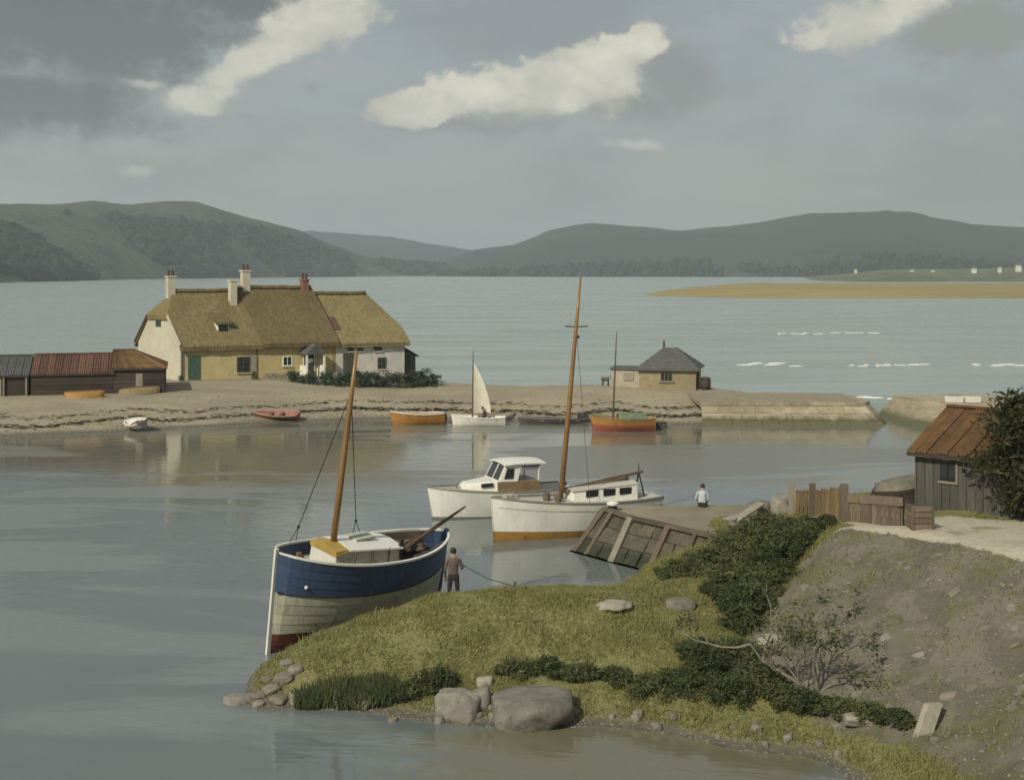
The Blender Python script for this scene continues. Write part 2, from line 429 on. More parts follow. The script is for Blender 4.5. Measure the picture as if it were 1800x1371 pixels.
    ORG[o.name] = Vector((0, 0, 0))
    return o, (X, Y, Z, bank, path, x0, y0, st, nx, ny)


near, NG = build_near()


def gz(x, y):
    X, Y, Z, _, _, x0, y0, st, nx, ny = NG
    fx = (x - x0) / (X[0, 1] - X[0, 0]); fy = (y - y0) / (Y[1, 0] - Y[0, 0])
    i = int(min(max(fx, 0), nx - 2)); j = int(min(max(fy, 0), ny - 2)); u, v = fx - i, fy - j
    return float(Z[j, i] * (1 - u) * (1 - v) + Z[j, i + 1] * u * (1 - v) + Z[j + 1, i] * (1 - u) * v + Z[j + 1, i + 1] * u * v)


def hit(px, py, d0=24.0, d1=60.0):
    """where the view ray through a photo pixel first meets the near bank"""
    d = d0
    while d < d1:
        p = P(px, py, d=d)
        if p.z <= gz(p.x, p.y): return Vector((p.x, p.y, gz(p.x, p.y)))
        d += 0.08
    return P(px, py, z=0)


# ------------------------------------------------------------------ setting: far headland with beach
FRONT = [(-75, 80), (-33.8, 86.3), (-25, 89.7), (-16.5, 94.8), (-8.8, 96.8), (0, 95.6), (5.6, 93.4), (11, 93.0), (16, 93.2), (24, 93.6)]
BACK = [(-75, 112), (-36, 114), (-31, 124), (-11, 126), (-7.5, 112), (0, 109), (6.5, 108.5), (16, 107), (20, 103), (24, 101)]
def lerp(tab, x): return float(np.interp(x, [p[0] for p in tab], [p[1] for p in tab]))
def hz(x, y):
    a, b = y - lerp(FRONT, x), lerp(BACK, x) - y
    top = 1.35 + 0.30 * min(max((a - 8) / 10, 0), 1) + (0.25 if x > -8 else 0.1) * min(max((a - 4) / 8, 0), 1)
    n = noise.fractal((x * .35, y * .35, 1.3), 1.0, 2.0, 4)
    z = min(0.165 * a, 0.6 * b, top) + 0.045 * n * min(max(a * .4, 0.15), 1)
    return max(z, -0.6)


def build_headland():
    rows = []
    for j in range(150):
        y = 78 + j * (130 - 78) / 149
        rows.append([(x, y, hz(x, y)) for x in np.linspace(-75, 24, 230)])
    mb = MB().grid(rows)
    m = bpy.data.materials.new('beach_sand'); m.use_nodes = True; nt = NT(m.node_tree); b = nt.n['Principled BSDF']
    tc = nt.new('ShaderNodeTexCoord'); ob = tc.outputs['Object']; sp = nt.new('ShaderNodeSeparateXYZ'); nt.link(ob, sp.inputs[0])
    nA = nt.noise(nt.mapping(ob, (.6, 1.4, 1)), .22, 7, .6, .3); nB = nt.noise(ob, 2.2, 8, .7); nC = nt.noise(nt.mapping(ob, (.4, 1.6, 1)), .5, 5, .6)
    c = nt.mix(nt.ss(nA.outputs[0], .38, .62), (.335, .295, .21), (.275, .235, .175))
    c = nt.mix(nt.m('MULTIPLY', nt.ss(nC.outputs[0], .54, .66), .65), c, (.27, .235, .125))
    c = nt.mix(nt.m('MULTIPLY', nt.ss(nB.outputs[0], .5, .72), .55), c, (.235, .20, .16))
    wet = nt.m('MULTIPLY_ADD', nt.m('SUBTRACT', nB.outputs[0], .5), .25, sp.outputs[2])
    c = nt.mix(nt.ss(wet, .22, .02), c, (.115, .105, .08))
    nt.link(c, b.inputs['Base Color']); b.inputs['Specular IOR Level'].default_value = .25; nt.link(nt.m('MULTIPLY_ADD', nt.ss(wet, 0, .25), .4, .5), b.inputs['Roughness'])
    bp = nt.new('ShaderNodeBump'); bp.inputs['Strength'].default_value = .6; bp.inputs['Distance'].default_value = .06
    nt.link(nB.outputs[0], bp.inputs['Height']); nt.link(bp.outputs[0], b.inputs['Normal'])
    o = mb.build('beach', m, smooth=True, kind='structure', fix=False); o['label'] = 'sandy headland with a sloping beach below the cottages'
build_headland()


# ------------------------------------------------------------------ setting: water
def build_water():
    m = bpy.data.materials.new('estuary_water'); m.use_nodes = True; nt = NT(m.node_tree); b = nt.n['Principled BSDF']
    tc = nt.new('ShaderNodeTexCoord'); ob = tc.outputs['Object']; sp = nt.new('ShaderNodeSeparateXYZ'); nt.link(ob, sp.inputs[0])
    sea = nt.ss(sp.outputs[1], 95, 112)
    nW = nt.noise(nt.mapping(ob, (.028, .105, 1)), 1.0, 6, .6, .8)         # wind streaks across the harbour
    ruf = nt.ss(nW.outputs[0], .51, .565)
    nV = nt.noise(nt.mapping(ob, (.05, .05, 1)), 1.0, 5, .55)
    silt_refl = nt.mix(nt.ss(nV.outputs[0], .35, .65), (.125, .150, .152), (.15, .168, .162))
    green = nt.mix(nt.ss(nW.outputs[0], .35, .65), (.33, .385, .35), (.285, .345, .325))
    silt_refl = nt.mix(nt.m('MULTIPLY', nt.ss(nW.outputs[0], .49, .57), .7), silt_refl, (.215, .24, .235))            # pale sky scatter of wind-ruffled lanes, put into the water colour
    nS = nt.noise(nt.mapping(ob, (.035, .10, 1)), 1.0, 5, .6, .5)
    shore_refl = nt.ss(nt.m('MULTIPLY_ADD', nt.m('SUBTRACT', nS.outputs[0], .5), 42, sp.outputs[1]), 66, 72)      # reflection of headland and breakwater, painted as an olive zone below the beach
    silt_refl = nt.mix(nt.m('MULTIPLY', shore_refl, .75), silt_refl, (.165, .155, .115))
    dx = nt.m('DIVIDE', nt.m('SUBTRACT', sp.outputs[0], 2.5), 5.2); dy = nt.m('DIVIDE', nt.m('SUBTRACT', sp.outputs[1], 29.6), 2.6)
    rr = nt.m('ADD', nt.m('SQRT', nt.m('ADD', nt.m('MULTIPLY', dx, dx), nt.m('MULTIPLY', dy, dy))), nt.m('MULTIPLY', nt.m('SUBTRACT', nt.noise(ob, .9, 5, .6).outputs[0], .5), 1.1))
    silt_refl = nt.mix(nt.m('MULTIPLY', nt.ss(rr, 1.15, .75), .8), silt_refl, (.155, .14, .078))                      # grass reflection painted as an olive patch in the water below the bank
    nt.link(nt.mix(sea, silt_refl, green), b.inputs['Base Color'])
    b.inputs['IOR'].default_value = 1.45
    rough = nt.m('ADD', nt.m('MULTIPLY', ruf, .22), nt.m('MULTIPLY', sea, .20))
    nt.link(nt.m('ADD', rough, .03), b.inputs['Roughness'])
    n1 = nt.noise(nt.mapping(ob, (.5, 1.5, 1)), 1.1, 4, .55, .3)
    n2 = nt.noise(nt.mapping(ob, (.7, 1.6, 1)), 5.0, 4, .55)
    n3 = nt.noise(nt.mapping(ob, (.35, .7, 1)), .8, 5, .6, .5)
    h = nt.m('ADD', nt.m('MULTIPLY', n1.outputs[0], .022), nt.m('MULTIPLY', nt.m('MULTIPLY', n2.outputs[0], .012), nt.m('ADD', nt.m('MULTIPLY', ruf, 2.6), .25)))
    h = nt.m('ADD', h, nt.m('MULTIPLY', nt.m('MULTIPLY', n3.outputs[0], nt.m('MULTIPLY_ADD', nt.ss(nW.outputs[0], .38, .62), .24, .06)), sea))
    bp = nt.new('ShaderNodeBump'); bp.inputs['Strength'].default_value = 1.0; bp.inputs['Distance'].default_value = .55
    nt.link(h, bp.inputs['Height']); nt.link(bp.outputs[0], b.inputs['Normal'])
    R = 9000
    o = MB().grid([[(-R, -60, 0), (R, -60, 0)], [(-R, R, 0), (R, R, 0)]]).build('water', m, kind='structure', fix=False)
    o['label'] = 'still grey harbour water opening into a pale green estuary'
build_water()


# ------------------------------------------------------------------ setting: hills across the estuary
def hill(name, label, sil, base, depth, cols, seed, rough_amp=.05, n=170, m=34, wood=None):
    """sil: (px, py, crest distance), base: (px, shore distance); mound from the shore over the crest and down behind"""
    xs = np.linspace(sil[0][0], sil[-1][0], n); rows = []
    cy = np.interp(xs, [s[0] for s in sil], [s[1] for s in sil]); cdist = np.interp(xs, [s[0] for s in sil], [s[2] for s in sil])
    bd = np.interp(xs, [s[0] for s in base], [s[1] for s in base])
    for j in range(m + 8):
        t = j / m; row = []
        for i in range(n):
            d = bd[i] + (cdist[i] - bd[i]) * t if t <= 1 else cdist[i] + depth * (t - 1) * m / 8
            crest = H + (HY - cy[i]) * cdist[i] / F
            if t <= 1:
                prof = math.sin(t * math.pi / 2) ** 1.15 if t > 0 else -0.01
            else:
                prof = math.cos(min(1, (t - 1) * m / 8) * math.pi / 2)
            x = (xs[i] - CX) / F * d
            nz = noise.fractal((x * .004 + seed, d * .004, seed), 1.0, 2.0, 5)
            fade = min(1, 4 * t) * (max(0, 1 - max(0, t - .75) * 3.2) if t <= 1 else 0.2)
            row.append((x, d, max(crest * (prof + rough_amp * 2.4 * nz * fade), -2) + (noise.noise((x * .02, d * .02, seed)) * crest * .008 if t > .5 else 0)))
        rows.append(row)
    mt = bpy.data.materials.new(name + '_moor'); mt.use_nodes = True; nt = NT(mt.node_tree); b = nt.n['Principled BSDF']
    tc = nt.new('ShaderNodeTexCoord'); ob = tc.outputs['Object']
    nA = nt.noise(nt.mapping(ob, (1, .8, 2)), .0042, 7, .58, .6); nB = nt.noise(ob, .02, 7, .65); nC = nt.noise(ob, .09, 5, .7)
    c = nt.mix(nt.ss(nA.outputs[0], .42, .60), cols[0], cols[1])
    c = nt.mix(nt.ss(nB.outputs[0], .50, .64), c, cols[2])
    c = nt.mix(nt.m('MULTIPLY', nt.ss(nC.outputs[0], .45, .7), .5), c, tuple(.6 * v for v in cols[1]))
    nt.link(c, b.inputs['Base Color']); b.inputs['Roughness'].default_value = 1; b.inputs['Specular IOR Level'].default_value = .05
    bp = nt.new('ShaderNodeBump'); bp.inputs['Strength'].default_value = .8; bp.inputs['Distance'].default_value = 14
    nt.link(nB.outputs[0], bp.inputs['Height']); nt.link(bp.outputs[0], b.inputs['Normal'])
    o = MB().grid(rows).build(name, mt, smooth=True, kind='structure', fix=False); o['label'] = label
    return rows


hillL = hill('near_hill', 'dark green wooded hill sloping down to the estuary',
     [(-700, 420, 2300), (-350, 385, 2200), (-120, 368, 2100), (0, 362, 2050), (90, 360, 2050), (165, 354, 2050), (230, 360, 2070), (290, 358, 2100), (345, 361, 2150), (420, 379, 2200), (470, 390, 2250), (530, 406, 2350), (580, 428, 2450), (640, 450, 2600), (700, 459, 2700), (745, 466, 2750), (800, 474, 2800)],
     [(-700, 900), (0, 1130), (250, 1550), (500, 2000), (740, 2450), (800, 2600)], 900, ((.10, .105, .06), (.06, .072, .06), (.05, .062, .055)), 4.0)
hillM = hill('middle_hill', 'pale far hill in the gap between two headlands',
     [(430, 432, 4600), (545, 408, 4500), (600, 411, 4500), (650, 416, 4500), (700, 421, 4500), (760, 430, 4600), (830, 441, 4700), (900, 452, 4800), (980, 470, 4900)],
     [(430, 3300), (980, 3600)], 900, ((.06, .075, .06), (.045, .06, .055), (.05, .065, .05)), 11.0)
hillR = hill('far_hill', 'long blue grey hill across the estuary on the right',
     [(735, 474, 3100), (790, 455, 3200), (830, 441, 3300), (900, 432, 3300), (960, 410, 3300), (1040, 396, 3300), (1100, 400, 3300), (1200, 408, 3350), (1300, 398, 3300), (1400, 387, 3300), (1490, 380, 3250), (1560, 376, 3250), (1610, 378, 3250), (1640, 386, 3250), (1700, 395, 3250), (1800, 405, 3250), (1950, 412, 3250), (2300, 430, 3300), (2600, 450, 3300)],
     [(735, 2350), (900, 2150), (1400, 2100), (2600, 1900)], 1100, ((.062, .072, .062), (.05, .06, .058), (.06, .066, .05)), 21.0)


def low_land():
    # green farmland behind the sand bar
    rows = []
    for j in range(22):
        t = j / 21; row = []
        for i in range(120):
            px = 1395 + i * 11; d0 = 1180 + max(0, 1480 - px) * 1.8; d = d0 + (2060 - d0) * t
            up = min(1, max(0, (px - 1395) / 160)); x = (px - CX) / F * d
            z = (-1 + up * (3 + 13 * t * (0.55 + 0.45 * min(1, max(0, (px - 1450) / 350)))) * min(1, t * 8) + 1.2 * up * noise.noise((x * .01, d * .01, 3)))
            row.append((x, d, z))
        rows.append(row)
    m = mat('farmland', (.135, .15, .07), (.085, .105, .055), .012, 1, .3, bump_scale=.05, bdist=3, spots=(.20, .185, .085), spot_scale=.02, spot_at=(.55, .6))
    o = MB().grid(rows).build('farmland', m, smooth=True, kind='structure', fix=False); o['label'] = 'low green farmland behind the sand bar'
    # sand bar
    rows = []
    for j in range(16):
        t = j / 15; row = []
        for i in range(150):
            px = 1130 + i * 9.0; w = min(1, max(0.0, (px - 1130) / 190)) ** .7
            near_d = 505 + 55 * (1 - w) + 6 * noise.noise((px * .02, 0, 5)); far_d = near_d + 12 + w * 430
            d = near_d + (far_d - near_d) * t; x = (px - CX) / F * d
            row.append((x, d, -.4 + (2.6 + .5 * noise.noise((x * .03, d * .03, 8))) * w * min(1, t * 9, (1 - t) * 6 + .05) + .2))
        rows.append(row)
    m = mat('dry_sand', (.36, .285, .115), (.29, .235, .10), .03, 1, .4, bump_scale=.4, bdist=.3, spots=(.22, .20, .09), spot_scale=.05, stretch=(.4, 1, 1))
    o = MB().grid(rows).build('sand_bar', m, smooth=True, kind='structure', fix=False); o['label'] = 'long ochre sand bar lying in the estuary'
low_land()


# ------------------------------------------------------------------ shared materials
M_limewash = mat('limewash', (.56, .53, .42), (.49, .46, .365), 1.2, .9, .5, bump_scale=5, spots=(.50, .46, .36), spot_scale=2.2, spot_at=(.58, .75))
M_ochre = mat('ochre_wash', (.50, .43, .22), (.42, .36, .19), 1.0, .9, .5, bump_scale=5, spots=(.34, .30, .17), spot_scale=1.7, spot_at=(.56, .72))
M_ochre2 = mat('ochre_wash_deep', (.48, .39, .19), (.40, .33, .17), 1.1, .9, .5, bump_scale=5, spots=(.55, .48, .28), spot_scale=1.5, spot_at=(.58, .7))
M_greywash = mat('grey_wash', (.55, .53, .48), (.46, .445, .405), 1.0, .9, .5, bump_scale=5, spots=(.30, .29, .26), spot_scale=1.8, spot_at=(.56, .72))
M_white = mat('white_paint', (.78, .76, .70), (.70, .68, .61), 2.5, .45, .08, stretch=(2.2, 2.2, .35), spots=(.50, .43, .33), spot_scale=3.5, spot_at=(.60, .78), spec=.5)
M_thatch = mat('thatch', (.27, .218, .112), (.185, .148, .078), 2.2, 1, 1.0, stretch=(1.8, 1.8, .35), bump_scale=7, bdist=.12, spots=(.13, .108, .058), spot_scale=5, spot_at=(.6, .74), spec=.1)
M_thatch2 = mat('thatch_dark', (.215, .172, .09), (.15, .12, .065), 2.2, 1, 1.0, stretch=(1.8, 1.8, .35), bump_scale=7, bdist=.12, spots=(.075, .06, .03), spot_scale=5, spot_at=(.56, .7), spec=.1)
M_thatch3 = mat('thatch_pale', (.31, .26, .13), (.225, .185, .095), 2.2, 1, 1.0, stretch=(1.8, 1.8, .35), bump_scale=7, bdist=.12, spots=(.11, .09, .045), spot_scale=5, spot_at=(.6, .72), spec=.1)
M_brick = mat('red_brick', (.29, .15, .11), (.21, .11, .085), 6, .9, .6)
M_pot = mat('clay_pot', (.16, .075, .05), (.09, .05, .04), 6, .9, .3)
M_green_paint = mat('green_paint', (.075, .13, .10), (.055, .09, .075), 5, .6, .2)
M_darkpane = mat('window_glass', (.03, .035, .035), (.02, .022, .022), 3, .12, 0, spec=.6)
M_slate = mat('slate', (.12, .12, .12), (.085, .085, .085), 4, .7, .5)
M_rust = mat('rusty_iron', (.19, .105, .045), (.125, .075, .038), 2.2, .85, .4, stretch=(1, 1, .5), spots=(.085, .05, .035), spot_scale=4, per_obj=.45, metal=.1)
M_rust2 = mat('rusty_iron_dull', (.15, .075, .048), (.105, .06, .045), 2.0, .85, .4, spots=(.19, .10, .055), spot_scale=4, per_obj=.4)
M_tar = mat('tarred_board', (.075, .058, .048), (.05, .04, .034), 3, .85, .5, stretch=(.3, .3, 4), spots=(.12, .095, .075), spot_scale=6, per_obj=.6)
M_greyboard = mat('grey_board', (.11, .105, .09), (.072, .07, .062), 3, .9, .5, stretch=(4, 4, .35), spots=(.15, .14, .115), spot_scale=6, per_obj=.5)
M_bleached = mat('bleached_timber', (.30, .27, .215), (.22, .195, .155), 4, .9, .5, stretch=(4, 4, .4), per_obj=.3)
M_fence_ochre = mat('ochre_board', (.23, .165, .085), (.16, .115, .06), 4, .9, .6, stretch=(5, 5, .4), spots=(.10, .07, .04), spot_scale=7, per_obj=.5)
M_fence_brown = mat('brown_board', (.20, .15, .105), (.14, .105, .078), 4, .9, .6, stretch=(5, 5, .4), spots=(.09, .07, .055), spot_scale=7, per_obj=.45)
M_post = mat('weathered_post', (.16, .125, .09), (.10, .08, .06), 5, .9, .6, stretch=(4, 4, .5), per_obj=.4)
M_black = mat('black_iron', (.025, .022, .02), (.018, .016, .015), 5, .6, .2)
M_rope = mat('rope', (.10, .085, .065), (.065, .055, .045), 20, .9, .3)
M_spar = mat('varnished_spar', (.30, .17, .06), (.22, .12, .045), 5, .45, .1, stretch=(1, 1, .25), coat=.3)
M_darkspar = mat('old_spar', (.14, .09, .055), (.09, .06, .04), 5, .7, .2)
M_blue = mat('blue_hull_paint', (.055, .09, .165), (.042, .07, .135), 2.5, .5, .12, stretch=(2.5, 2.5, .4), spots=(.095, .105, .13), spot_scale=3, spot_at=(.58, .8), spec=.4, per_obj=.18)
M_hullgrey = mat('grey_hull_paint', (.48, .47, .375), (.38, .375, .30), 1.6, .7, .2, stretch=(2.5, 2.5, .5), spots=(.16, .155, .125), spot_scale=2.5, spot_at=(.52, .75), per_obj=.2)
M_red = mat('red_bottom_paint', (.16, .045, .028), (.10, .035, .025), 3, .75, .25, spots=(.055, .04, .03), spot_scale=5)
M_deck = mat('pale_deck', (.52, .50, .44), (.42, .40, .35), 4, .7, .25, spots=(.29, .28, .25), spot_scale=5)
M_inner = mat('dark_bilge', (.05, .045, .045), (.035, .032, .035), 3, .8, .3)
M_inner2 = mat('brown_ceiling', (.16, .125, .095), (.105, .085, .065), 3, .8, .3, stretch=(1, 1, 3))
M_yellow = mat('yellow_coaming', (.50, .34, .09), (.40, .27, .075), 3, .55, .15)
M_creamcabin = mat('cream_cabin', (.60, .54, .38), (.48, .43, .30), 2.5, .6, .15, spots=(.36, .31, .20), spot_scale=4)
M_ochreboot = mat('ochre_boot', (.36, .20, .05), (.28, .15, .045), 2.5, .6, .15, spots=(.20, .11, .045), spot_scale=4)
M_orange = mat('orange_hull', (.42, .21, .055), (.33, .16, .045), 2.5, .5, .12, spots=(.26, .12, .04), spot_scale=5)
M_redhull = mat('red_hull', (.33, .10, .06), (.26, .08, .055), 2.5, .55, .12)
M_greyhull = mat('grey_hull', (.20, .19, .18), (.15, .145, .14), 2.5, .6, .12)
M_canvas_green = mat('green_canvas', (.17, .22, .12), (.12, .165, .095), 3, .9, .4)
M_sail = mat('sail_cloth', (.70, .66, .54), (.62, .58, .48), 1.5, .85, .3)
M_stone = mat('harbour_stone', (.235, .205, .165), (.165, .148, .122), 2.0, .9, .7, bump_scale=6, bdist=.06, spots=(.12, .11, .085), spot_scale=4, per_obj=.35)
M_rock = mat('shore_rock', (.255, .235, .20), (.165, .152, .13), 2.2, .9, .8, bump_scale=7, bdist=.06, spots=(.11, .11, .075), spot_scale=4, per_obj=.3)
M_palestone = mat('pale_stone', (.36, .33, .265), (.28, .255, .205), 2.5, .9, .6, bump_scale=6, bdist=.04, per_obj=.25)
M_bark = mat('bark', (.16, .135, .105), (.10, .085, .07), 6, .95, .6, stretch=(3, 3, .6))
L_bramble = leaf_mat('bramble_leaf', (.058, .078, .034), (.085, .103, .044), (.13, .14, .062))
L_mid = leaf_mat('shrub_leaf', (.085, .108, .044), (.125, .14, .06), (.18, .18, .085))
L_olive = leaf_mat('sedge_leaf', (.105, .112, .045), (.15, .145, .06))
L_hedge = leaf_mat('hedge_leaf', (.055, .085, .062), (.08, .108, .076))
L_tree = leaf_mat('evergreen_leaf', (.040, .048, .022), (.058, .062, .026))
L_grass = leaf_mat('grass_blade', (.29, .28, .115), (.35, .32, .14), (.25, .27, .11), tr=.45)


def weed_mat(name, c1, c2, weed, z0, z1):
    """stone with tide-line weed: colour changes with the height above the water"""
    m = bpy.data.materials.new(name); m.use_nodes = True; nt = NT(m.node_tree); b = nt.n['Principled BSDF']
    g = nt.new('ShaderNodeNewGeometry'); pos = g.outputs['Position']; sp = nt.new('ShaderNodeSeparateXYZ'); nt.link(pos, sp.inputs[0])
    n1 = nt.noise(pos, 1.3, 8, .62); n2 = nt.noise(pos, 6, 7, .65)
    oi = nt.new('ShaderNodeObjectInfo'); hs = nt.new('ShaderNodeHueSaturation')
    c = nt.mix(nt.ss(n1.outputs[0], .35, .65), c1, c2)
    c = nt.mix(nt.m('MULTIPLY', nt.ss(n2.outputs[0], .5, .7), .6), c, tuple(.55 * x for x in c2))
    nt.link(c, hs.inputs['Color']); nt.link(nt.m('MULTIPLY_ADD', oi.outputs['Random'], .35, .82), hs.inputs['Value'])
    zz = nt.m('MULTIPLY_ADD', nt.m('SUBTRACT', n1.outputs[0], .5), 1.0, sp.outputs[2])
    c = nt.mix(nt.ss(zz, z1, z0), hs.outputs[0], weed)
    nt.link(c, b.inputs['Base Color']); nt.link(nt.m('MULTIPLY_ADD', nt.ss(zz, z0, z1), .3, .6), b.inputs['Roughness']); b.inputs['Specular IOR Level'].default_value = .3
    bp = nt.new('ShaderNodeBump'); bp.inputs['Strength'].default_value = .8; bp.inputs['Distance'].default_value = .07
    nt.link(nt.m('MULTIPLY_ADD', n2.outputs[0], .6, n1.outputs[0]), bp.inputs['Height']); nt.link(bp.outputs[0], b.inputs['Normal'])
    return m


M_breakwater = weed_mat('breakwater_stone', (.37, .32, .225), (.29, .25, .17), (.115, .11, .06), .25, .75)
M_quay = weed_mat('quay_stone', (.115, .10, .072), (.078, .07, .052), (.036, .042, .024), .25, .6)
M_quaytop = mat('quay_top', (.30, .255, .18), (.235, .20, .14), 1.0, .95, .6, bump_scale=5, bdist=.04, spots=(.17, .155, .09), spot_scale=2)


def up(v): return Vector((0, 0, v))


# ------------------------------------------------------------------ cottages
class Frame:
    """local axes of a building: s along the front, t to the back, h up"""
    def __init__(s, o, u, v): s.o = Vector(o); s.u = Vector(u); s.v = Vector(v)
    def __call__(s, a, t, h=0.0): return s.o + s.u * a + s.v * t + up(h)


_a, _g = math.radians(25), math.radians(41)
HF = Frame(P(318, 668, z=1.78), (math.cos(_a), math.sin(_a), 0), (-math.sin(_g), math.cos(_g), 0))
HW = 8.0
def s_at(px):                                   # place along the cottage front seen in a photo column
    k = (px - CX) / F; return (k * HF.o.y - HF.o.x) / (HF.u.x - k * HF.u.y)


def thatch_roof(root, s0, s1, eave, ridge, m, left='gable', right='gable', over=.40, ex0=.12, ex1=.12, hipL=0.0, hipR=0.0, seed=0, hip_h=0.6):
    """steep thatch with a rounded eave; a hipped end pulls the ridge in by hipL / hipR"""
    n, k = 46, 13; front, back = [], []
    for side, rows in ((-1, front), (1, back)):
        for j in range(k + 1):
            r = j / k; row = []
            for i in range(n + 1):
                f = i / n; a0 = s0 - ex0; a1 = s1 + ex1
                # the hip only starts above hip_h of the slope (half hip)
                hk = max(0, (r - hip_h) / (1 - hip_h))
                a = a0 + hipL * hk + (a1 - hipR * hk - a0 - hipL * hk) * f
                t_e = -over if side < 0 else HW + over
                t = t_e + (HW / 2 - t_e) * r
                h = (eave - .28) + (ridge - eave + .28) * (r ** .96)
                h += .07 * noise.noise((a * .8 + seed, r * 3, side)) + .03 * noise.noise((a * 4 + seed, r * 1.2, side + 5)) + .10 * math.sin(min(1, r * 5) * math.pi) * .4
                row.append(HF(a, t, h))
            rows.append(row)
    def th(p): return Vector((0, 0, .38))
    mb = MB().slab(front, th).slab(back, th)
    # half-hip faces close the ends
    for endi, hip in ((0, hipL), (-1, hipR)):
        if hip:
            j0 = int(round(hip_h * k))
            L = [front[j][endi] for j in range(j0, k + 1)]; R = [back[j][endi] for j in range(j0, k + 1)]
            mb.slab([[l.lerp(r, q / 6) for q in range(7)] for l, r in zip(L, R)], th)
    roof = mb.build('roof', m, root, smooth=True)
    # ridge roll
    pts = [front[k][i] + up(.06) for i in range(0, n + 1, 3)]
    MB().tube(pts, [.20 + .02 * noise.noise((i * .7, seed, 0)) for i in range(len(pts))], 8).build('ridge_roll', M_thatch2, roof, smooth=True)
    # drip line of cut straw along the eave
    mb = MB()
    for q in range(int((s1 - s0) / .055)):
        a = s0 + q * .055 + random.uniform(-.02, .02); p = HF(a, -over - .01, eave - .40 + random.uniform(-.02, .05)); l = random.uniform(.10, .24)
        mb.add([p, p + HF.u * .045, p + HF.u * .02 + up(-l) - HF.v * .02], [(0, 1, 2)])
    mb.build('eave_straw', M_thatch2, roof, fix=False, kind='stuff')
    # laid reed bundles raise the lower slope
    return roof


def chimney(root, a, t, h0, h1, w, m, pots=2, wd=None):
    wd = wd or w; c = HF(a, t)
    ch = MB().obox(HF(a - w / 2, t - wd / 2, h0), HF.u * w, HF.v * wd, up(h1 - h0)).build('chimney', m, root)
    MB().obox(HF(a - w / 2 - .07, t - wd / 2 - .07, h1 - .12), HF.u * (w + .14), HF.v * (wd + .14), up(.14)).build('chimney_cap', m, ch)
    for i in range(pots):
        p = HF(a + (i - (pots - 1) / 2) * w * .55, t, h1 + .02)
        MB().tube([p, p + up(.10), p + up(.42), p + up(.5)], [.15, .12, .10, .125], 10).build('chimney_pot', M_pot, ch)


def opening(root, kind, a, h0, w, h, frame_m, pane_m, t=0.0, n=1, nv=1):
    """window or door on the front wall: frame proud of the wall, panes set back in it"""
    fr = .07
    mb = MB()
    q = lambda a_, h_, w_, hh, dpt, tt: mb.obox(HF(a_, t + tt, h_), HF.u * w_, HF.v * dpt, up(hh))
    q(a - w / 2, h0, fr, h, .12, -.06); q(a + w / 2 - fr, h0, fr, h, .12, -.06); q(a - w / 2 + fr, h0 + h - fr, w - 2 * fr, fr, .12, -.06); q(a - w / 2 + fr, h0, w - 2 * fr, fr, .12, -.06)
    for i in range(1, n): q(a - w / 2 + i * w / n - .02, h0 + fr, .04, h - 2 * fr, .06, -.05)
    f = mb.build(kind, frame_m, root)
    iw, ih = (w - 2 * fr), (h - 2 * fr)
    if kind == 'window':
        for i in range(n):
            for j in range(nv):
                MB().obox(HF(a - w / 2 + fr + i * iw / n + .015, t - .03, h0 + fr + j * ih / nv + .015), HF.u * (iw / n - .03), HF.v * .025, up(ih / nv - .03)).build('pane', pane_m, f)
        MB().obox(HF(a - w / 2 - .06, t - .14, h0 - .08), HF.u * (w + .12), HF.v * .16, up(.07)).build('sill', M_limewash, f)
    else:
        nb = 4
        for i in range(nb):
            MB().obox(HF(a - w / 2 + fr + i * iw / nb + .006, t - .045, h0 + .02), HF.u * (iw / nb - .012), HF.v * .04, up(h - fr - .03)).build('plank', pane_m, f)
        p = HF(a + w / 2 - fr - .12, t - .06, h0 + h * .48); MB().ball(p, .04, 1).build('handle', M_black, f)
    return f


def walls(s0, s1, eave, mat_, root, gableL=None):
    mb = MB(); th = .35
    mb.obox(HF(s0, 0, -.6), HF.u * (s1 - s0), HF.v * th, up(eave + .6))
    MB().obox(HF(s0, HW - th, -.6), HF.u * (s1 - s0), HF.v * th, up(eave + .6)).build('back_wall', mat_, root)
    w = mb.build('wall', mat_, root)
    return w


sA, sB, sC = s_at(457), s_at(591), s_at(711)
EAVE, RIDGE = 3.1, 7.35
# west cottage
c1 = thing('thatched_cottage', 'thatched cottage with the bright white gable wall and a small dormer', 'cottage', HF(0, 0))
walls(.30, sA, EAVE, M_ochre, c1)
def gable(a, h_top, w_=HW):
    k = (h_top - EAVE) / (RIDGE - EAVE) * (HW / 2)
    return [HF(a, 0, -.6), HF(a, HW, -.6), HF(a, HW, EAVE), HF(a, HW - k, h_top), HF(a, k, h_top), HF(a, 0, EAVE)]
gw = MB().poly(gable(-.05, 5.55), (0, 0, 0), HF.u * .33).build('gable_wall', M_limewash, c1)
MB().poly(gable(sA - .35, 6.8), (0, 0, 0), HF.u * .3).build('party_wall', M_limewash, c1)
gwin = MB().obox(HF(-.11, 3.55, 4.35), HF.v * .95, HF.u * .10, up(1.0)).build('window', M_greyboard, c1)
MB().obox(HF(-.125, 3.63, 4.42), HF.v * .36, HF.u * .05, up(.85)).build('pane', M_darkpane, gwin)
MB().obox(HF(-.125, 4.06, 4.42), HF.v * .36, HF.u * .05, up(.85)).build('pane', M_darkpane, gwin)
thatch_roof(c1, 0, sA, EAVE, RIDGE, M_thatch, hipL=1.35, seed=1, hip_h=.56, ex0=.22)
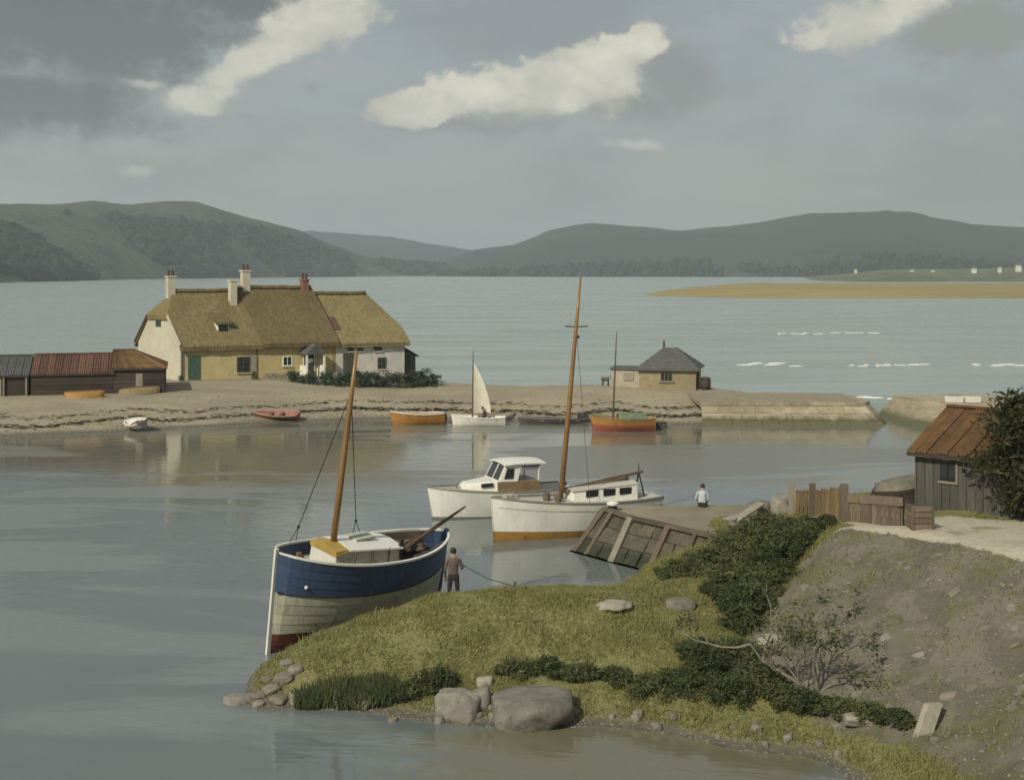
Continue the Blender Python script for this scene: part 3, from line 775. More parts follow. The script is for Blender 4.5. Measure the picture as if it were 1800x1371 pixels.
# white verge board down the front edge of the gable
MB().beam(HF(-.22, -.36, EAVE - .22), HF(-.20, 2.1, 5.30), .34, .10, up=HF.u).build('verge_board', M_limewash, c1)
MB().beam(HF(-.22, HW + .36, EAVE - .22), HF(-.20, HW - 2.1, 5.30), .26, .10, up=HF.u).build('verge_board', M_tar, c1)
chimney(c1, .95, HW / 2, RIDGE - .6, RIDGE + 1.35, .62, M_limewash, wd=.5)
chimney(c1, sA - .85, HW / 2 - .95, RIDGE - 2.0, RIDGE + 1.0, .55, M_limewash, 0, wd=.5)
opening(c1, 'door', s_at(341), 0.02, 1.0, 1.95, M_green_paint, M_green_paint)
wn = opening(c1, 'window', s_at(428), .45, 1.15, 1.35, M_greyboard, M_darkpane, n=2, nv=3)
MB().obox(HF(s_at(428) + .60, -.10, .42), HF.u * .5, HF.v * .05, up(1.42)).build('shutter', M_bleached, c1)
# dormer in the thatch
da, dt, dh = s_at(388) + .55, 1.05, EAVE + 1.02
dm = MB().obox(HF(da - .5, dt - .35, dh - .35), HF.u * 1.0, HF.v * 1.3, up(1.0)).build('dormer', M_white, c1)
MB().obox(HF(da - .40, dt - .40, dh - .22), HF.u * .80, HF.v * .04, up(.74)).build('pane', M_darkpane, dm)
MB().slab([[HF(da - .72, dt - .55, dh + .66), HF(da + .72, dt - .55, dh + .66)], [HF(da - .8, dt + 1.4, dh + 1.55), HF(da + .8, dt + 1.4, dh + 1.55)]], (0, 0, .2)).build('dormer_roof', M_thatch2, dm)
dp = MB().tube([HF(.05, -.1, 0), HF(.05, -.1, EAVE - .3)], .05, 6).build('drain_pipe', M_black, c1)

# middle cottage
c2 = thing('thatched_cottage', 'middle thatched cottage with ochre front and gabled white porch', 'cottage', HF(sA, 0))
walls(sA + .003, sB, EAVE - .02, M_ochre2, c2)
MB().poly(gable(sB - .35, 6.8), (0, 0, 0), HF.u * .3).build('party_wall', M_greywash, c2)
thatch_roof(c2, sA + .1, sB, EAVE + .12, RIDGE + .26, M_thatch2, seed=2, ex0=.12, ex1=.02, over=.52)
chimney(c2, sA + .75, HW / 2, RIDGE - .6, RIDGE + 1.85, .66, M_limewash, wd=.5)
chimney(c2, sB - .75, HW / 2 - .1, RIDGE - 1.1, RIDGE + 1.05, .58, M_brick, 2, wd=.5)
pa = s_at(543); prc = MB()
po = thing_p = None
porch = MB().poly([HF(pa - 1.0, -1.25, 1.95), HF(pa + 1.0, -1.25, 1.95), HF(pa, -1.25, 2.85)], (0, 0, 0), HF.v * 1.4).build('porch_roof', M_slate, c2)
for sx in (-1, 1):
    MB().obox(HF(pa + sx * .78 - .07, -1.15, -.3), HF.u * .14, HF.v * .14, up(2.28)).build('porch_post', M_white, c2)
    MB().obox(HF(pa + sx * .78 - .04, -1.0, -.3), HF.u * .08, HF.v * .98, up(1.25)).build('porch_side', M_white, c2)
opening(c2, 'door', pa, 0, 1.05, 1.9, M_white, M_tar)
MB().obox(HF(pa - .33, -.095, 1.15), HF.u * .66, HF.v * .03, up(.35)).build('door_light', M_white, c2)
opening(c2, 'window', s_at(505), .9, .85, .85, M_white, M_darkpane, n=2, nv=2)
MB().obox(HF(s_at(574) + .35, .70, EAVE + .78), HF.u * 1.35, HF.v * 1.1 + up(1.12), HF.v * -.06 + up(.06)).build('roof_patch', M_rust2, c2)

# east cottage
c3 = thing('thatched_cottage', 'end thatched cottage with grey rendered wall and small upper windows', 'cottage', HF(sB, 0))
walls(sB + .003, sC - .32, EAVE + .02, M_greywash, c3)
MB().poly(gable(sC - .33, 4.1), (0, 0, 0), HF.u * .33).build('gable_wall', M_greywash, c3)
thatch_roof(c3, sB + .1, sC, EAVE - .05, RIDGE - .32, M_thatch3, seed=3, ex0=.05, ex1=.3, hipR=1.5, hip_h=.30)
for px_, h_, w_, hh in ((616, 2.02, .55, .75), (633, 2.02, .55, .75), (664, 1.98, .75, .85), (671, .35, .8, 1.05)):
    opening(c3, 'window', s_at(px_), h_, w_, hh, M_greyboard, M_darkpane, n=2, nv=2)
opening(c3, 'door', s_at(612), 0.0, .95, 1.85, M_greyboard, M_greyboard)
MB().poly([HF(sC + .003, 1.0, -.6), HF(sC + 1.7, 1.0, -.6), HF(sC + 1.7, 1.0, 1.35), HF(sC + .003, 1.0, 2.35)], (0, 0, 0), HF.v * 3.2).build('lean_to', M_greyboard, c3)
MB().slab([[HF(sC + .01, .8, 2.52), HF(sC + 1.95, .8, 1.38)], [HF(sC + .01, 4.4, 2.52), HF(sC + 1.95, 4.4, 1.38)]], (0, 0, .08)).build('lean_to_roof', M_slate, c3)
MB().obox(HF(sC + .5, .95, -.3), HF.u * .75, HF.v * .06, up(1.75)).build('lean_to_door', M_tar, c3)


# ------------------------------------------------------------------ plank sheds
def shed(root, fr, L, D, wall_h, ridge_h, board_m, sheet_m, nsheet, vertical=False, nboard=6, hipA=0.0, hipB=0.0, over=.22, left_end=True, base=-.5, ridge_t=None, gap=None):
    """boarded shed, roof of separate iron sheets. fr(s,t,h): s along the front 0..L, t depth 0..D"""
    rt = ridge_t if ridge_t is not None else D / 2
    MB().obox(fr(.04, .06, base), fr.u * (L - .08), fr.v * (D - .12), up(wall_h - base - .03)).build('frame', M_tar, root)
    gaps = gap or []
    if vertical:
        w = L / nboard
        for i in range(nboard):
            lo = base
            for (g0, g1, gh0, gh1) in gaps:
                if g0 <= (i + .5) * w <= g1: lo = gh1
            MB().obox(fr(i * w + .008, random.uniform(-.012, .006), lo), fr.u * (w - .016), fr.v * .05, up(wall_h - lo)).build('board', board_m, root)
            for (g0, g1, gh0, gh1) in gaps:
                if g0 <= (i + .5) * w <= g1 and gh0 > base: MB().obox(fr(i * w + .008, random.uniform(-.012, .006), base), fr.u * (w - .016), fr.v * .05, up(gh0 - base)).build('board', board_m, root)
    else:
        hgt = (wall_h + .1) / nboard
        segs = [(0, L)]
        for (g0, g1, *_x) in gaps:
            segs = [q for (a, b) in segs for q in ((a, min(b, g0)), (max(a, g1), b)) if q[1] - q[0] > .05]
        for i in range(nboard):
            for (a, b) in segs:
                MB().obox(fr(a, -.02 - .012 * (i % 2), -.1 + i * hgt + .01), fr.u * (b - a), fr.v * .06 , up(hgt - .02)).build('board', board_m, root)
        MB().obox(fr(0, .0, base), fr.u * L, fr.v * .05, up(-.1 - base)).build('plinth', M_stone, root)
    # ends
    for a, sgn in ((0, -1), (L, 1)):
        MB().poly([fr(a, 0, base), fr(a, D, base), fr(a, D, wall_h), fr(a, rt, ridge_h - .08) if not (hipA if sgn < 0 else hipB) else fr(a, rt, wall_h), fr(a, 0, wall_h)], fr.u * (.02 * sgn), fr.u * (.05 * sgn)).build('end_wall', board_m, root)
    # roof sheets
    for side in (0, 1):
        for i in range(nsheet):
            f0, f1 = i / nsheet, (i + 1) / nsheet
            def pt(f, r):
                a0, a1 = -over + (hipA + over) * r * (1 if hipA else 0), L + over - (hipB + over) * r * (1 if hipB else 0)
                a = a0 + (a1 - a0) * f
                t = (-over + (rt + over) * r) if side == 0 else (D + over - (D - rt + over) * r)
                return fr(a, t, (wall_h - .05) + (ridge_h - wall_h + .05) * r)
            rows = []; lift = random.uniform(0, .03) + .03 * (i % 2)
            nc = 6
            for r in (0, .5, 1):
                rows.append([pt(f0 + (f1 - f0) * (q / nc * .95 + .025), r) + up(lift + .030 * math.cos(q / nc * 6 * math.pi) + random.uniform(-.004, .004)) for q in range(nc + 1)])
            MB().slab(rows, (0, 0, .03)).build('roof_sheet', sheet_m, root)
    for hip, a_e, sgn in ((hipA, -over, 1), (hipB, L + over, -1)):
        if hip:
            n = max(3, nsheet // 2)
            for i in range(n):
                def pe(f, r): 
                    t = -over + (D + 2 * over) * f; return fr(a_e + sgn * (hip + over) * r, t + (rt - t) * r, wall_h - .05 + (ridge_h - wall_h + .05) * r)
                MB().slab([[pe(i / n, r), pe((i + 1) / n, r)] for r in (0, .5, .985)], (0, 0, .03)).build('roof_sheet', sheet_m, root)
    a0, a1 = (hipA if hipA else -over), (L - hipB if hipB else L + over)
    MB().beam(fr(a0, rt, ridge_h + .05), fr(a1, rt, ridge_h + .05), .30, .05).build('ridge_cap', sheet_m, root)
    MB().beam(fr(-over * .9, -over - .03, wall_h - .12), fr(L + over * .9, -over - .03, wall_h - .12), .05, .12).build('fascia', M_tar, root)


# row of tarred sheds beside the cottages (built from the cottage end towards the open beach)
q0 = P(289, 692, z=1.5)
ur = Vector((-.97, -.243, 0)); vr = Vector((-.243, .97, 0))
def px_s(px): k = (px - CX) / F; return (k * q0.y - q0.x) / (ur.x - k * ur.y)
sL1, sL2 = px_s(200), px_s(56)
# frames run left to right on the ground, so flip: origin at the far end of each shed
def row_frame(s_far): return Frame(q0 + ur * s_far, -ur, vr)
t = thing('boat_shed', 'tarred shed with a bright rusty iron roof beside the white gable', 'shed', row_frame(sL1)(0, 0))
shed(t, row_frame(sL1), sL1, 5.6, 2.05, 3.25, M_tar, M_rust, 9, nboard=7, hipB=2.3, gap=[(sL1 * .42, sL1 * .58, 0, 1.7)])
MB().obox(row_frame(sL1)(sL1 * .43, -.02, -.3), -ur * (sL1 * .14), vr * .04, up(1.9)).build('door', M_bleached, t)
fr = row_frame(sL2)
t = thing('boat_shed', 'long low tarred shed with a dull brown iron roof', 'shed', fr(0, 0))
shed(t, fr, sL2 - sL1 - .05, 5.4, 1.72, 3.0, M_tar, M_rust2, 11, nboard=6, over=.12)
sL3 = px_s(-75); fr = row_frame(sL3)
t = thing('boat_shed', 'dark grey shed with an open black doorway and pale door', 'shed', fr(0, 0))
LA = sL3 - sL2 - .3
shed(t, fr, LA, 5.4, 1.68, 2.95, M_greyboard, M_slate, 9, nboard=6, over=.12, gap=[(LA - 3.3, LA - .15, 0, 1.6)])
MB().obox(fr(LA - 3.3, -.03, -.3), -ur * 1.45, vr * .05, up(1.85)).build('door', M_bleached, t)
MB().obox(fr(LA - 1.75, -.12, -.3), -ur * .12, vr * .12, up(2.0)).build('door_post', M_bleached, t)
MB().obox(fr(LA - .16, -.14, -.3), -ur * .14, vr * .12, up(2.0)).build('door_post', M_bleached, t)


# ------------------------------------------------------------------ hut on the quay
hf = Frame(P(1124, 683, z=1.62), (.972, -.235, 0), (.235, .972, 0))
hut = thing('stone_hut', 'small stone hut with a hipped slate roof out on the quay', 'hut', hf(0, 0))
M_hutwall = mat('hut_wall', (.33, .275, .165), (.26, .215, .13), 1.6, .9, .6, bump_scale=6, spots=(.20, .17, .11), spot_scale=3)
HL, HD, HH, HR = 4.45, 4.2, 1.62, 3.15
MB().obox(hf(0, 0, -.5), hf.u * HL, hf.v * HD, up(HH + .5)).build('wall', M_hutwall, hut)
rf = None
eo = .32; E = [hf(-eo, -eo, HH - .06), hf(HL + eo, -eo, HH - .06), hf(HL + eo, HD + eo, HH - .06), hf(-eo, HD + eo, HH - .06)]
A = [hf(HL * .38, HD / 2, HR), hf(HL * .62, HD / 2, HR)]
faces = [(E[0], E[1], A[1], A[0]), (E[1], E[2], A[1], A[1]), (E[2], E[3], A[0], A[1]), (E[3], E[0], A[0], A[0])]
rf = MB().slab([[E[0], E[1]], [A[0], A[1]]], (0, 0, .1)).build('roof', M_slate, hut)
for (a, b, c, d) in faces:
    # overlapping slate courses
    for r in range(6):
        r0, r1 = r / 6, (r + 1.12) / 6; r1 = min(r1, 1)
        p = [a.lerp(d, r0), b.lerp(c, r0), b.lerp(c, r1), a.lerp(d, r1)]
        MB().slab([[p[0] + up(.05), p[1] + up(.05)], [p[3] + up(.015), p[2] + up(.015)]], (0, 0, .03)).build('slate_course', M_slate, rf)
MB().tube([A[0] + up(-.1), A[0] + up(.55)], .07, 8).build('flue', M_black, hut)
for a in (2.15,):
    f = MB().obox(hf(a - .5, -.06, .62), hf.u * 1.0, hf.v * .08, up(.72)).build('window', M_bleached, hut)
    for i in range(3): MB().obox(hf(a - .44 + i * .30, -.075, .68), hf.u * .26, hf.v * .03, up(.6)).build('pane', M_darkpane, f)
    MB().obox(hf(a - .6, -.14, .52), hf.u * 1.2, hf.v * .16, up(.07)).build('sill', M_palestone, f)
MB().obox(hf(HL - .02, 1.0, -.2), hf.u * .08, hf.v * 1.0, up(1.7)).build('door', M_tar, hut)
ax = MB().obox(hf(-2.35, .5, -.5), hf.u * 2.34, hf.v * 2.8, up(1.95)).build('annex', M_limewash if False else mat('annex_wall', (.42, .37, .285), (.34, .30, .235), 1.5, .9, .5, bump_scale=5), hut)
MB().obox(hf(-2.5, .35, 1.45), hf.u * 2.49, hf.v * 3.1, up(.10)).build('flat_roof', M_slate, ax)
wf = MB().obox(hf(-1.35, .44, .55), hf.u * .8, hf.v * .08, up(.65)).build('window', M_bleached, ax)
bar = thing('water_barrel', 'dark barrel standing at the end of the stone hut', 'barrel', hf(HL + .7, .6))
p = hf(HL + .7, .6, -.15); p.z = hz(p.x, p.y) - .03
MB().tube([p, p + up(.25), p + up(.5), p + up(.75), p + up(1.0)], [.33, .40, .43, .40, .33], 14).build('staves', M_tar, bar, smooth=True)
for h_ in (.2, .8): MB().tube([p + up(h_), p + up(h_ + .07)], [.405, .41], 14).build('hoop', M_black, bar)
bar2 = thing('mooring_winch', 'small dark hand winch at the low end wall of the hut', 'winch', hf(-2.9, .9))
p = hf(-2.9, .9); p.z = hz(p.x, p.y)
for sx in (-.22, .22): MB().poly([p + hf.u * sx + hf.v * -.3, p + hf.u * sx + hf.v * .3, p + hf.u * sx + up(.75)], (0, 0, 0), hf.u * .06).build('cheek', M_black, bar2)
MB().tube([p + hf.u * -.3 + up(.5), p + hf.u * .3 + up(.5)], .16, 12).build('drum', M_post, bar2)
MB().tube([p + hf.u * .3 + up(.5), p + hf.u * .42 + up(.5), p + hf.u * .42 + up(.9)], .025, 6).build('crank', M_black, bar2)


# ------------------------------------------------------------------ breakwaters
def breakwater(name, label, foot, top, z_top, back, end_cap=True):
    """battered wall: foot line at the water, coping line on top, flat top back to the far edge"""
    root = thing(name, label, 'breakwater', (foot[0][0], foot[0][1], 0))
    n = len(foot); rows = []
    for k, w in enumerate((-.35, 0, .2, .4, .6, .8, 1.0)):
        rows.append([])
        for i in range(n):
            f, tp = Vector((foot[i][0], foot[i][1], 0)), Vector((top[i][0], top[i][1], z_top)); p = f.lerp(tp, w)
            rows[-1].append(p)
    def dens(r, m=14):
        o = []
        for a, b in zip(r[:-1], r[1:]):
            for q in range(m): o.append(a.lerp(b, q / m))
        return o + [r[-1]]
    rows = [dens(r) for r in rows]
    rows = [[p + Vector((noise.noise((p.x * .7, p.z * 2, 3)), noise.noise((p.x * .7, p.z * 2, 7)), 0)) * .09 for p in r] for r in rows]
    MB().grid([[p + Vector((0, .12, -.02)) for p in r] for r in rows]).build('core', M_breakwater, root, smooth=False)
    # battered face of separate blocks, laid in three courses with broken joints
    for i in range(n - 1):
        f0, f1, t0, t1 = Vector((*foot[i], 0)), Vector((*foot[i + 1], 0)), Vector((*top[i], z_top - .2)), Vector((*top[i + 1], z_top - .2))
        L = (f1 - f0).length; cols = max(2, int(L / 1.05)); out = (f1 - f0).cross(up(1)).normalized()
        for r in range(3):
            w0, w1 = -.12 + r * .373 + .01, -.12 + (r + 1) * .373 - .01
            cuts = [0] + sorted(min(.985, max(.02, (k + (.5 if r % 2 else 0) + random.uniform(-.18, .18)) / cols)) for k in range(1, cols)) + [1]
            for a0, a1 in zip(cuts[:-1], cuts[1:]):
                if a1 - a0 < .01: continue
                q = .012 / L
                P4 = [f0.lerp(f1, a0 + q).lerp(t0.lerp(t1, a0 + q), w0), f0.lerp(f1, a1 - q).lerp(t0.lerp(t1, a1 - q), w0), f0.lerp(f1, a1 - q).lerp(t0.lerp(t1, a1 - q), w1), f0.lerp(f1, a0 + q).lerp(t0.lerp(t1, a0 + q), w1)]
                oo = out * random.uniform(.02, .10); inn_ = out * -.3
                ft = [p_ + oo + out * random.uniform(-.025, .025) for p_ in P4]
                MB().hexa([p_ + inn_ for p_ in P4] + ft).build('stone_block', M_breakwater, root)
    tops = dens([Vector((a[0], a[1], z_top)) for a in top]); backs = dens([Vector((b[0], b[1], z_top + .12)) for b in back])
    MB().slab([tops, backs], (0, 0, .3)).build('top', M_breakwater, root)
    MB().grid([backs, [p + Vector((0, .6, -2)) for p in backs]]).build('back_face', M_breakwater, root)
    # coping stones along the front edge
    for a, b in zip(top[:-1], top[1:]):
        a, b = Vector((a[0], a[1], z_top)), Vector((b[0], b[1], z_top)); L = (b - a).length; m = max(1, int(L / 1.15)); u = (b - a) / L; v = Vector((-u.y, u.x, 0))
        for i in range(m):
            l = L / m
            MB().obox(a + u * (i * l + .012) - v * .06 + up(-.16 + random.uniform(-.015, .015)), u * (l - .024), v * .62, up(.24)).build('coping_stone', M_breakwater, root)
    return root


breakwater('breakwater', 'long low stone breakwater running out from the hut to the harbour mouth',
           [(13.6, 93.1), (20, 92.8), (26.3, 92.6), (27.0, 94.4), (26.6, 101.5)], [(13.6, 94.3), (20, 94.1), (25.3, 94.0), (25.9, 94.9), (25.6, 100.6)], 1.42,
           [(13.6, 101.5), (18, 101.2), (23.0, 101.0), (24.6, 100.8), (25.5, 100.6)])
breakwater('breakwater', 'stone pier across the harbour mouth carrying two white blocks',
           [(27.7, 99.2), (27.9, 91.5), (33, 89.6), (48, 85)], [(28.9, 99.0), (29.7, 94.6), (34, 91.6), (48, 87)], 1.45,
           [(29.0, 99.4), (33.5, 99.2), (40, 98.5), (50, 97)])
for px_, w_ in ((1677, 1.05), (1709, .95)):
    p = P(px_, 707, z=1.5); o = thing('white_block', 'white painted block, longer and plain, on the far pier' if w_ > 1 else 'white painted block, shorter and taller, on the far pier', 'block', p)
    MB().box(p + up(.25), (w_, .7, .5), .2).build('body', M_white, o)
    MB().box(p + up(.53), (w_ * 1.04, .74, .07), .2).build('lid', M_palestone, o)

# loose stones on the beach and along the breakwater foot
def rock(px, py, w, h, label, group=None, m=None, d=None, zsink=.35, name='boulder', ground=None, seed=0, rz=0.0, dep=None):
    p = ground if ground is not None else hit(px, py)
    bm = bmesh.new(); bmesh.ops.create_icosphere(bm, subdivisions=4, radius=1)
    for v in bm.verts:
        k = 1 + .30 * noise.noise(v.co * 1.1 + Vector((seed * 2.3, seed, 0))) + .14 * noise.noise(v.co * 2.6 + Vector((seed, 0, seed))) + .05 * noise.noise(v.co * 7 + Vector((seed, 1, 0)))
        c = v.co * k
        c.x = max(-.82, min(.86, c.x)); c.z = min(.74 + .1 * c.x, c.z)
        v.co = Vector((c.x * w / 2, c.y * (dep or w * .4), c.z * h))
    me = bpy.data.meshes.new(name); bm.to_mesh(me); bm.free(); me.materials.append(m or M_rock)
    me.polygons.foreach_set('use_smooth', [True] * len(me.polygons))
    o = bpy.data.objects.new(name, me); COL.objects.link(o); o.location = p + up(h * .45 - zsink * h); o.rotation_euler.z = rz; ORG[o.name] = o.location.copy()
    return tag(o, label, 'rock', group)


# ------------------------------------------------------------------ hedge and plants by the cottages
def leaves(mb_v, mb_f, centers, n, spread, size, rnd, flat=.35):
    """scatter n leaf-sized triangles pairs round the given clump centres"""
    C = np.array(centers); idx = rnd.integers(0, len(C), n)
    sp = np.asarray(spread) if hasattr(spread, '__len__') else np.full(3, spread)
    pos = C[idx] + rnd.normal(0, 1, (n, 3)) * sp
    a = rnd.normal(0, 1, (n, 3)); a[:, 2] *= .7; a /= np.linalg.norm(a, axis=1)[:, None]
    b = np.cross(a, rnd.normal(0, 1, (n, 3))); b /= np.linalg.norm(b, axis=1)[:, None] + 1e-9
    s = size * rnd.lognormal(-.08, .42, (n, 1))
    v = np.stack([pos - a * s, pos + b * s * flat, pos + a * s, pos - b * s * flat], 1).reshape(-1, 3)
    return v, np.arange(4 * n).reshape(n, 4)


def leaf_mesh(name, v, f, m, parent=None, loc=None):
    off = ORG[parent.name] if parent is not None else Vector(loc)
    me = bpy.data.meshes.new(name); me.from_pydata((v - np.array(off)).tolist(), [], f.tolist()); me.update(); me.materials.append(m)
    o = bpy.data.objects.new(name, me); COL.objects.link(o)
    if parent is not None: o.parent = parent
    else: o.location = off
    ORG[o.name] = Vector(off); return o


def bush(base, r, h, label, group=None, m=None, n=2600, size=.075, name='bush', cat='bush', seed=0, ry=None, stems=6, clumps=42, spread=None):
    rnd = np.random.default_rng(seed + 100); base = Vector(base); ry = ry or r
    root = thing(name, label, cat, base, group)
    cs = []
    for i in range(clumps):
        a = rnd.uniform(0, 2 * math.pi); e = rnd.uniform(-.05, 1) ** 1; rad = rnd.uniform(.55, 1.0)
        ce = math.cos(e * math.pi / 2)
        cs.append((base.x + r * rad * ce * math.cos(a), base.y + ry * rad * ce * math.sin(a), base.z + h * (.12 + .8 * rad * math.sin(max(0, e) * math.pi / 2) * rnd.uniform(.75, 1.1))))
    v, f = leaves(None, None, cs, n, spread or (r * .13, ry * .13, h * .12), size, rnd)
    v[:, 2] = np.maximum(v[:, 2], base.z - .35)
    leaf_mesh('foliage', v, f, m or L_bramble, root)
    mb = MB()
    for i in range(stems):
        c = Vector(cs[int(rnd.integers(0, len(cs)))]); b = base + Vector((rnd.normal() * r * .12, rnd.normal() * ry * .12, -.15)); mid = b.lerp(c, .5) + Vector((rnd.normal() * .08, rnd.normal() * .08, h * .12))
        mb.tube([b, mid, c], [.03 * h + .008, .018 * h + .006, .006], 5)
    mb.build('stems', M_bark, root)
    return root


def hedge():
    rnd = np.random.default_rng(5); pts = []
    A = [P(512, 674, z=1.55), P(600, 678, z=1.6), P(690, 678, z=1.6), P(766, 680, z=1.55)]
    root = thing('garden_hedge', 'dark blue green hedge in front of the cottages', 'hedge', A[0])
    for i in range(230):
        q = rnd.uniform(0, 2.999); k = int(q); c = A[k].lerp(A[k + 1], q - k); top = .95 + .35 * noise.noise((q * 2.5, 0, 2)) + (.45 if 2.5 < q < 2.95 else 0)
        pts.append((c.x + rnd.normal() * .1, c.y + rnd.uniform(-.45, .75), c.z + rnd.uniform(0.05, 1) * top))
    v, f = leaves(None, None, pts, 17000, (.16, .16, .10), .085, rnd); leaf_mesh('foliage', v, f, L_hedge, root)
    mb = MB()
    for i in range(40):
        q = i / 40 * 2.999; k = int(q); c = A[k].lerp(A[k + 1], q - k); mb.tube([c + up(-.1), c + up(.45) + Vector((rnd.normal() * .15, rnd.normal() * .15, 0)), c + up(.75) + Vector((rnd.normal() * .2, rnd.normal() * .2, 0))], [.035, .02, .008], 5)
    mb.build('stems', M_bark, root)
hedge()

# low garden wall of separate stones
gw0, gw1 = P(464, 668, z=1.62), P(512, 672, z=1.6)
root = thing('garden_wall', 'low drystone garden wall at the end of the hedge', 'wall', gw0)
u = (gw1 - gw0).normalized(); v_ = Vector((-u.y, u.x, 0)); L = (gw1 - gw0).length
for r in range(3):
    a = -.15 * (r % 2)
    while a < L:
        l = random.uniform(.30, .55); MB().obox(gw0 + u * a + up(-.12 + r * .24) + v_ * random.uniform(-.03, .03), u * (l - .03), v_ * .35, up(random.uniform(.2, .225))).build('stone', M_stone, root); a += l
bush(P(447, 669, z=1.65), .45, .75, 'small brown leafed shrub growing under the cottage window', m=L_olive, n=420, size=.07, seed=31, clumps=14)
bush(P(318, 671, z=1.7), .28, .65, 'small dark shrub at the corner of the white gable', m=L_bramble, n=300, size=.06, seed=32, clumps=10)


# ------------------------------------------------------------------ boats
class Boat:
    """hull in boat axes: x from bow (0) to stern (L), y to the side, z up; placed by bow point, heading and heel"""
    def __init__(s, bow, stern, z0, L, B, sheer, keel, shape='transom', fine=.55, heel=0.0, trim=0.0, flare=.0, rake=0.0, side=1, pbow=.85, pmid=.42, pstern=.5):
        bow, stern = Vector((*bow, 0)), Vector((*stern, 0)); x = (stern - bow).normalized()
        y = Vector((x.y, -x.x, 0)) * side
        R = Matrix((x, y, Vector((0, 0, 1)))).transposed().to_4x4()
        s.T = Matrix.Translation(bow + up(z0)) @ R @ Matrix.Rotation(heel, 4, 'X') @ Matrix.Rotation(trim, 4, 'Y')
        s.L, s.B, s.sheer, s.keel, s.shape, s.fine, s.flare, s.rake, s.pb, s.pm, s.ps = L, B, sheer, keel, shape, fine, flare, rake, pbow, pmid, pstern
        s.loc = bow.lerp(stern, .5) + up(z0)
    def half(s, t):
        if s.shape == 'canoe':
            k = abs(2 * t - 1.04) / (1.04 if t < .52 else .96); return s.B / 2 * max(0, 1 - k ** 2.3) ** (.60 if t < .52 else .72)
        if t < s.fine: return s.B / 2 * max(0.0, 1 - (1 - t / s.fine) ** 2.1) ** .85
        return s.B / 2 * (1 - (.30 if s.shape == 'transom' else .12) * ((t - s.fine) / (1 - s.fine)) ** 2)
    def pt(s, t, w, sd=1, out=0.0):
        b = s.half(t); k, sh = s.keel(t), s.sheer(t)
        p = s.pm + (s.pb - s.pm) * max(0, 1 - t / .45) ** 1.3 + (s.ps - s.pm) * max(0, (t - .6) / .4) ** 1.5
        y = b * (w ** p) * (1 + s.flare * (w - 1)) + out
        x = t * s.L - s.rake * w * max(0, 1 - t * 2.2) + (s.rake * .6 * w * max(0, (t - .7) / .3) if s.shape == 'canoe' else 0)
        return s.T @ Vector((x, sd * y, k + (sh - k) * w))
    def loc3(s, x, y, z): return s.T @ Vector((x, y, z))
    def band(s, w0, w1, sd, n=26, m=3, lap=0.0, th=.03, t0=0.0, t1=1.0):
        ts = [t0 + (t1 - t0) * i / n for i in range(n + 1)]
        rows = [[s.pt(t, w0 + (w1 - w0) * j / m, sd, lap * (1 - j / m)) for t in ts] for j in range(m + 1)]
        inn = [[s.pt(t, w0 + (w1 - w0) * j / m, sd, lap * (1 - j / m) - th) for t in ts] for j in range(m + 1)]
        mb = MB(); mb.grid(rows); mb.grid(inn, True); mb.grid([rows[-1], inn[-1]]); mb.grid([inn[0], rows[0]])
        return mb
    def hull(s, w0, w1, n=26, m=8, lap=0, th=.03):
        mb = MB()
        for sd in (1, -1):
            k = s.band(w0, w1, sd, n, m, lap, th); mb.add(k.v, k.f)
        return mb
    def transom(s, w0=0.0, w1=1.0, th=.05):
        pts = [s.pt(1, w0 + (w1 - w0) * j / 8, 1) for j in range(9)] + [s.pt(1, w1 - (w1 - w0) * j / 8, -1) for j in range(9)]
        ax = (s.T.to_3x3() @ Vector((1, 0, 0)))
        return MB().poly(pts, ax * -.01, ax * th)
    def rail(s, w, sd, r0=.04, lift=0.0, t0=0.0, t1=1.0, wd=.05, n=24):
        mb = MB(); prev = None
        rows = [[], [], [], []]
        for i in range(n + 1):
            t = t0 + (t1 - t0) * i / n
            o, q = s.pt(t, w, sd, wd * .6), s.pt(t, w, sd, -wd)
            z = s.T.to_3x3() @ Vector((0, 0, 1))
            for rr, p in zip(rows, (o + z * (lift - r0), o + z * (lift + r0), q + z * (lift + r0), q + z * (lift - r0))): rr.append(p)
        mb.grid(rows + [rows[0]]); return mb
    def deck(s, t0, t1, drop, inset=.04, n=16, camber=.05):
        rows = []
        for i in range(n + 1):
            t = t0 + (t1 - t0) * i / n; b = max(0.005, s.half(t) * ((1 - drop / max(.2, s.sheer(t) - s.keel(t))) ** .45) - inset)
            row = []
            for j in range(7):
                y = -1 + 2 * j / 6; row.append(s.T @ Vector((t * s.L - s.rake * max(0, 1 - t * 2.2), y * b, s.sheer(t) - drop + camber * (1 - y * y))))
            rows.append(row)
        return MB().slab(rows, (0, 0, .03))
    def box(s, x0, x1, y0, y1, z0, z1, **k): 
        a = s.T.to_3x3(); return MB().obox(s.loc3(x0, y0, z0), a @ Vector((x1 - x0, 0, 0)), a @ Vector((0, y1 - y0, 0)), a @ Vector((0, 0, z1 - z0)))


def ngon_prism(b, pts_a, pts_b):
    n = len(pts_a); v = [b.loc3(*p) for p in pts_a] + [b.loc3(*p) for p in pts_b]
    return MB().add(v, [tuple(range(n))[::-1], tuple(range(n, 2 * n))] + [(i, (i + 1) % n, n + (i + 1) % n, n + i) for i in range(n)])


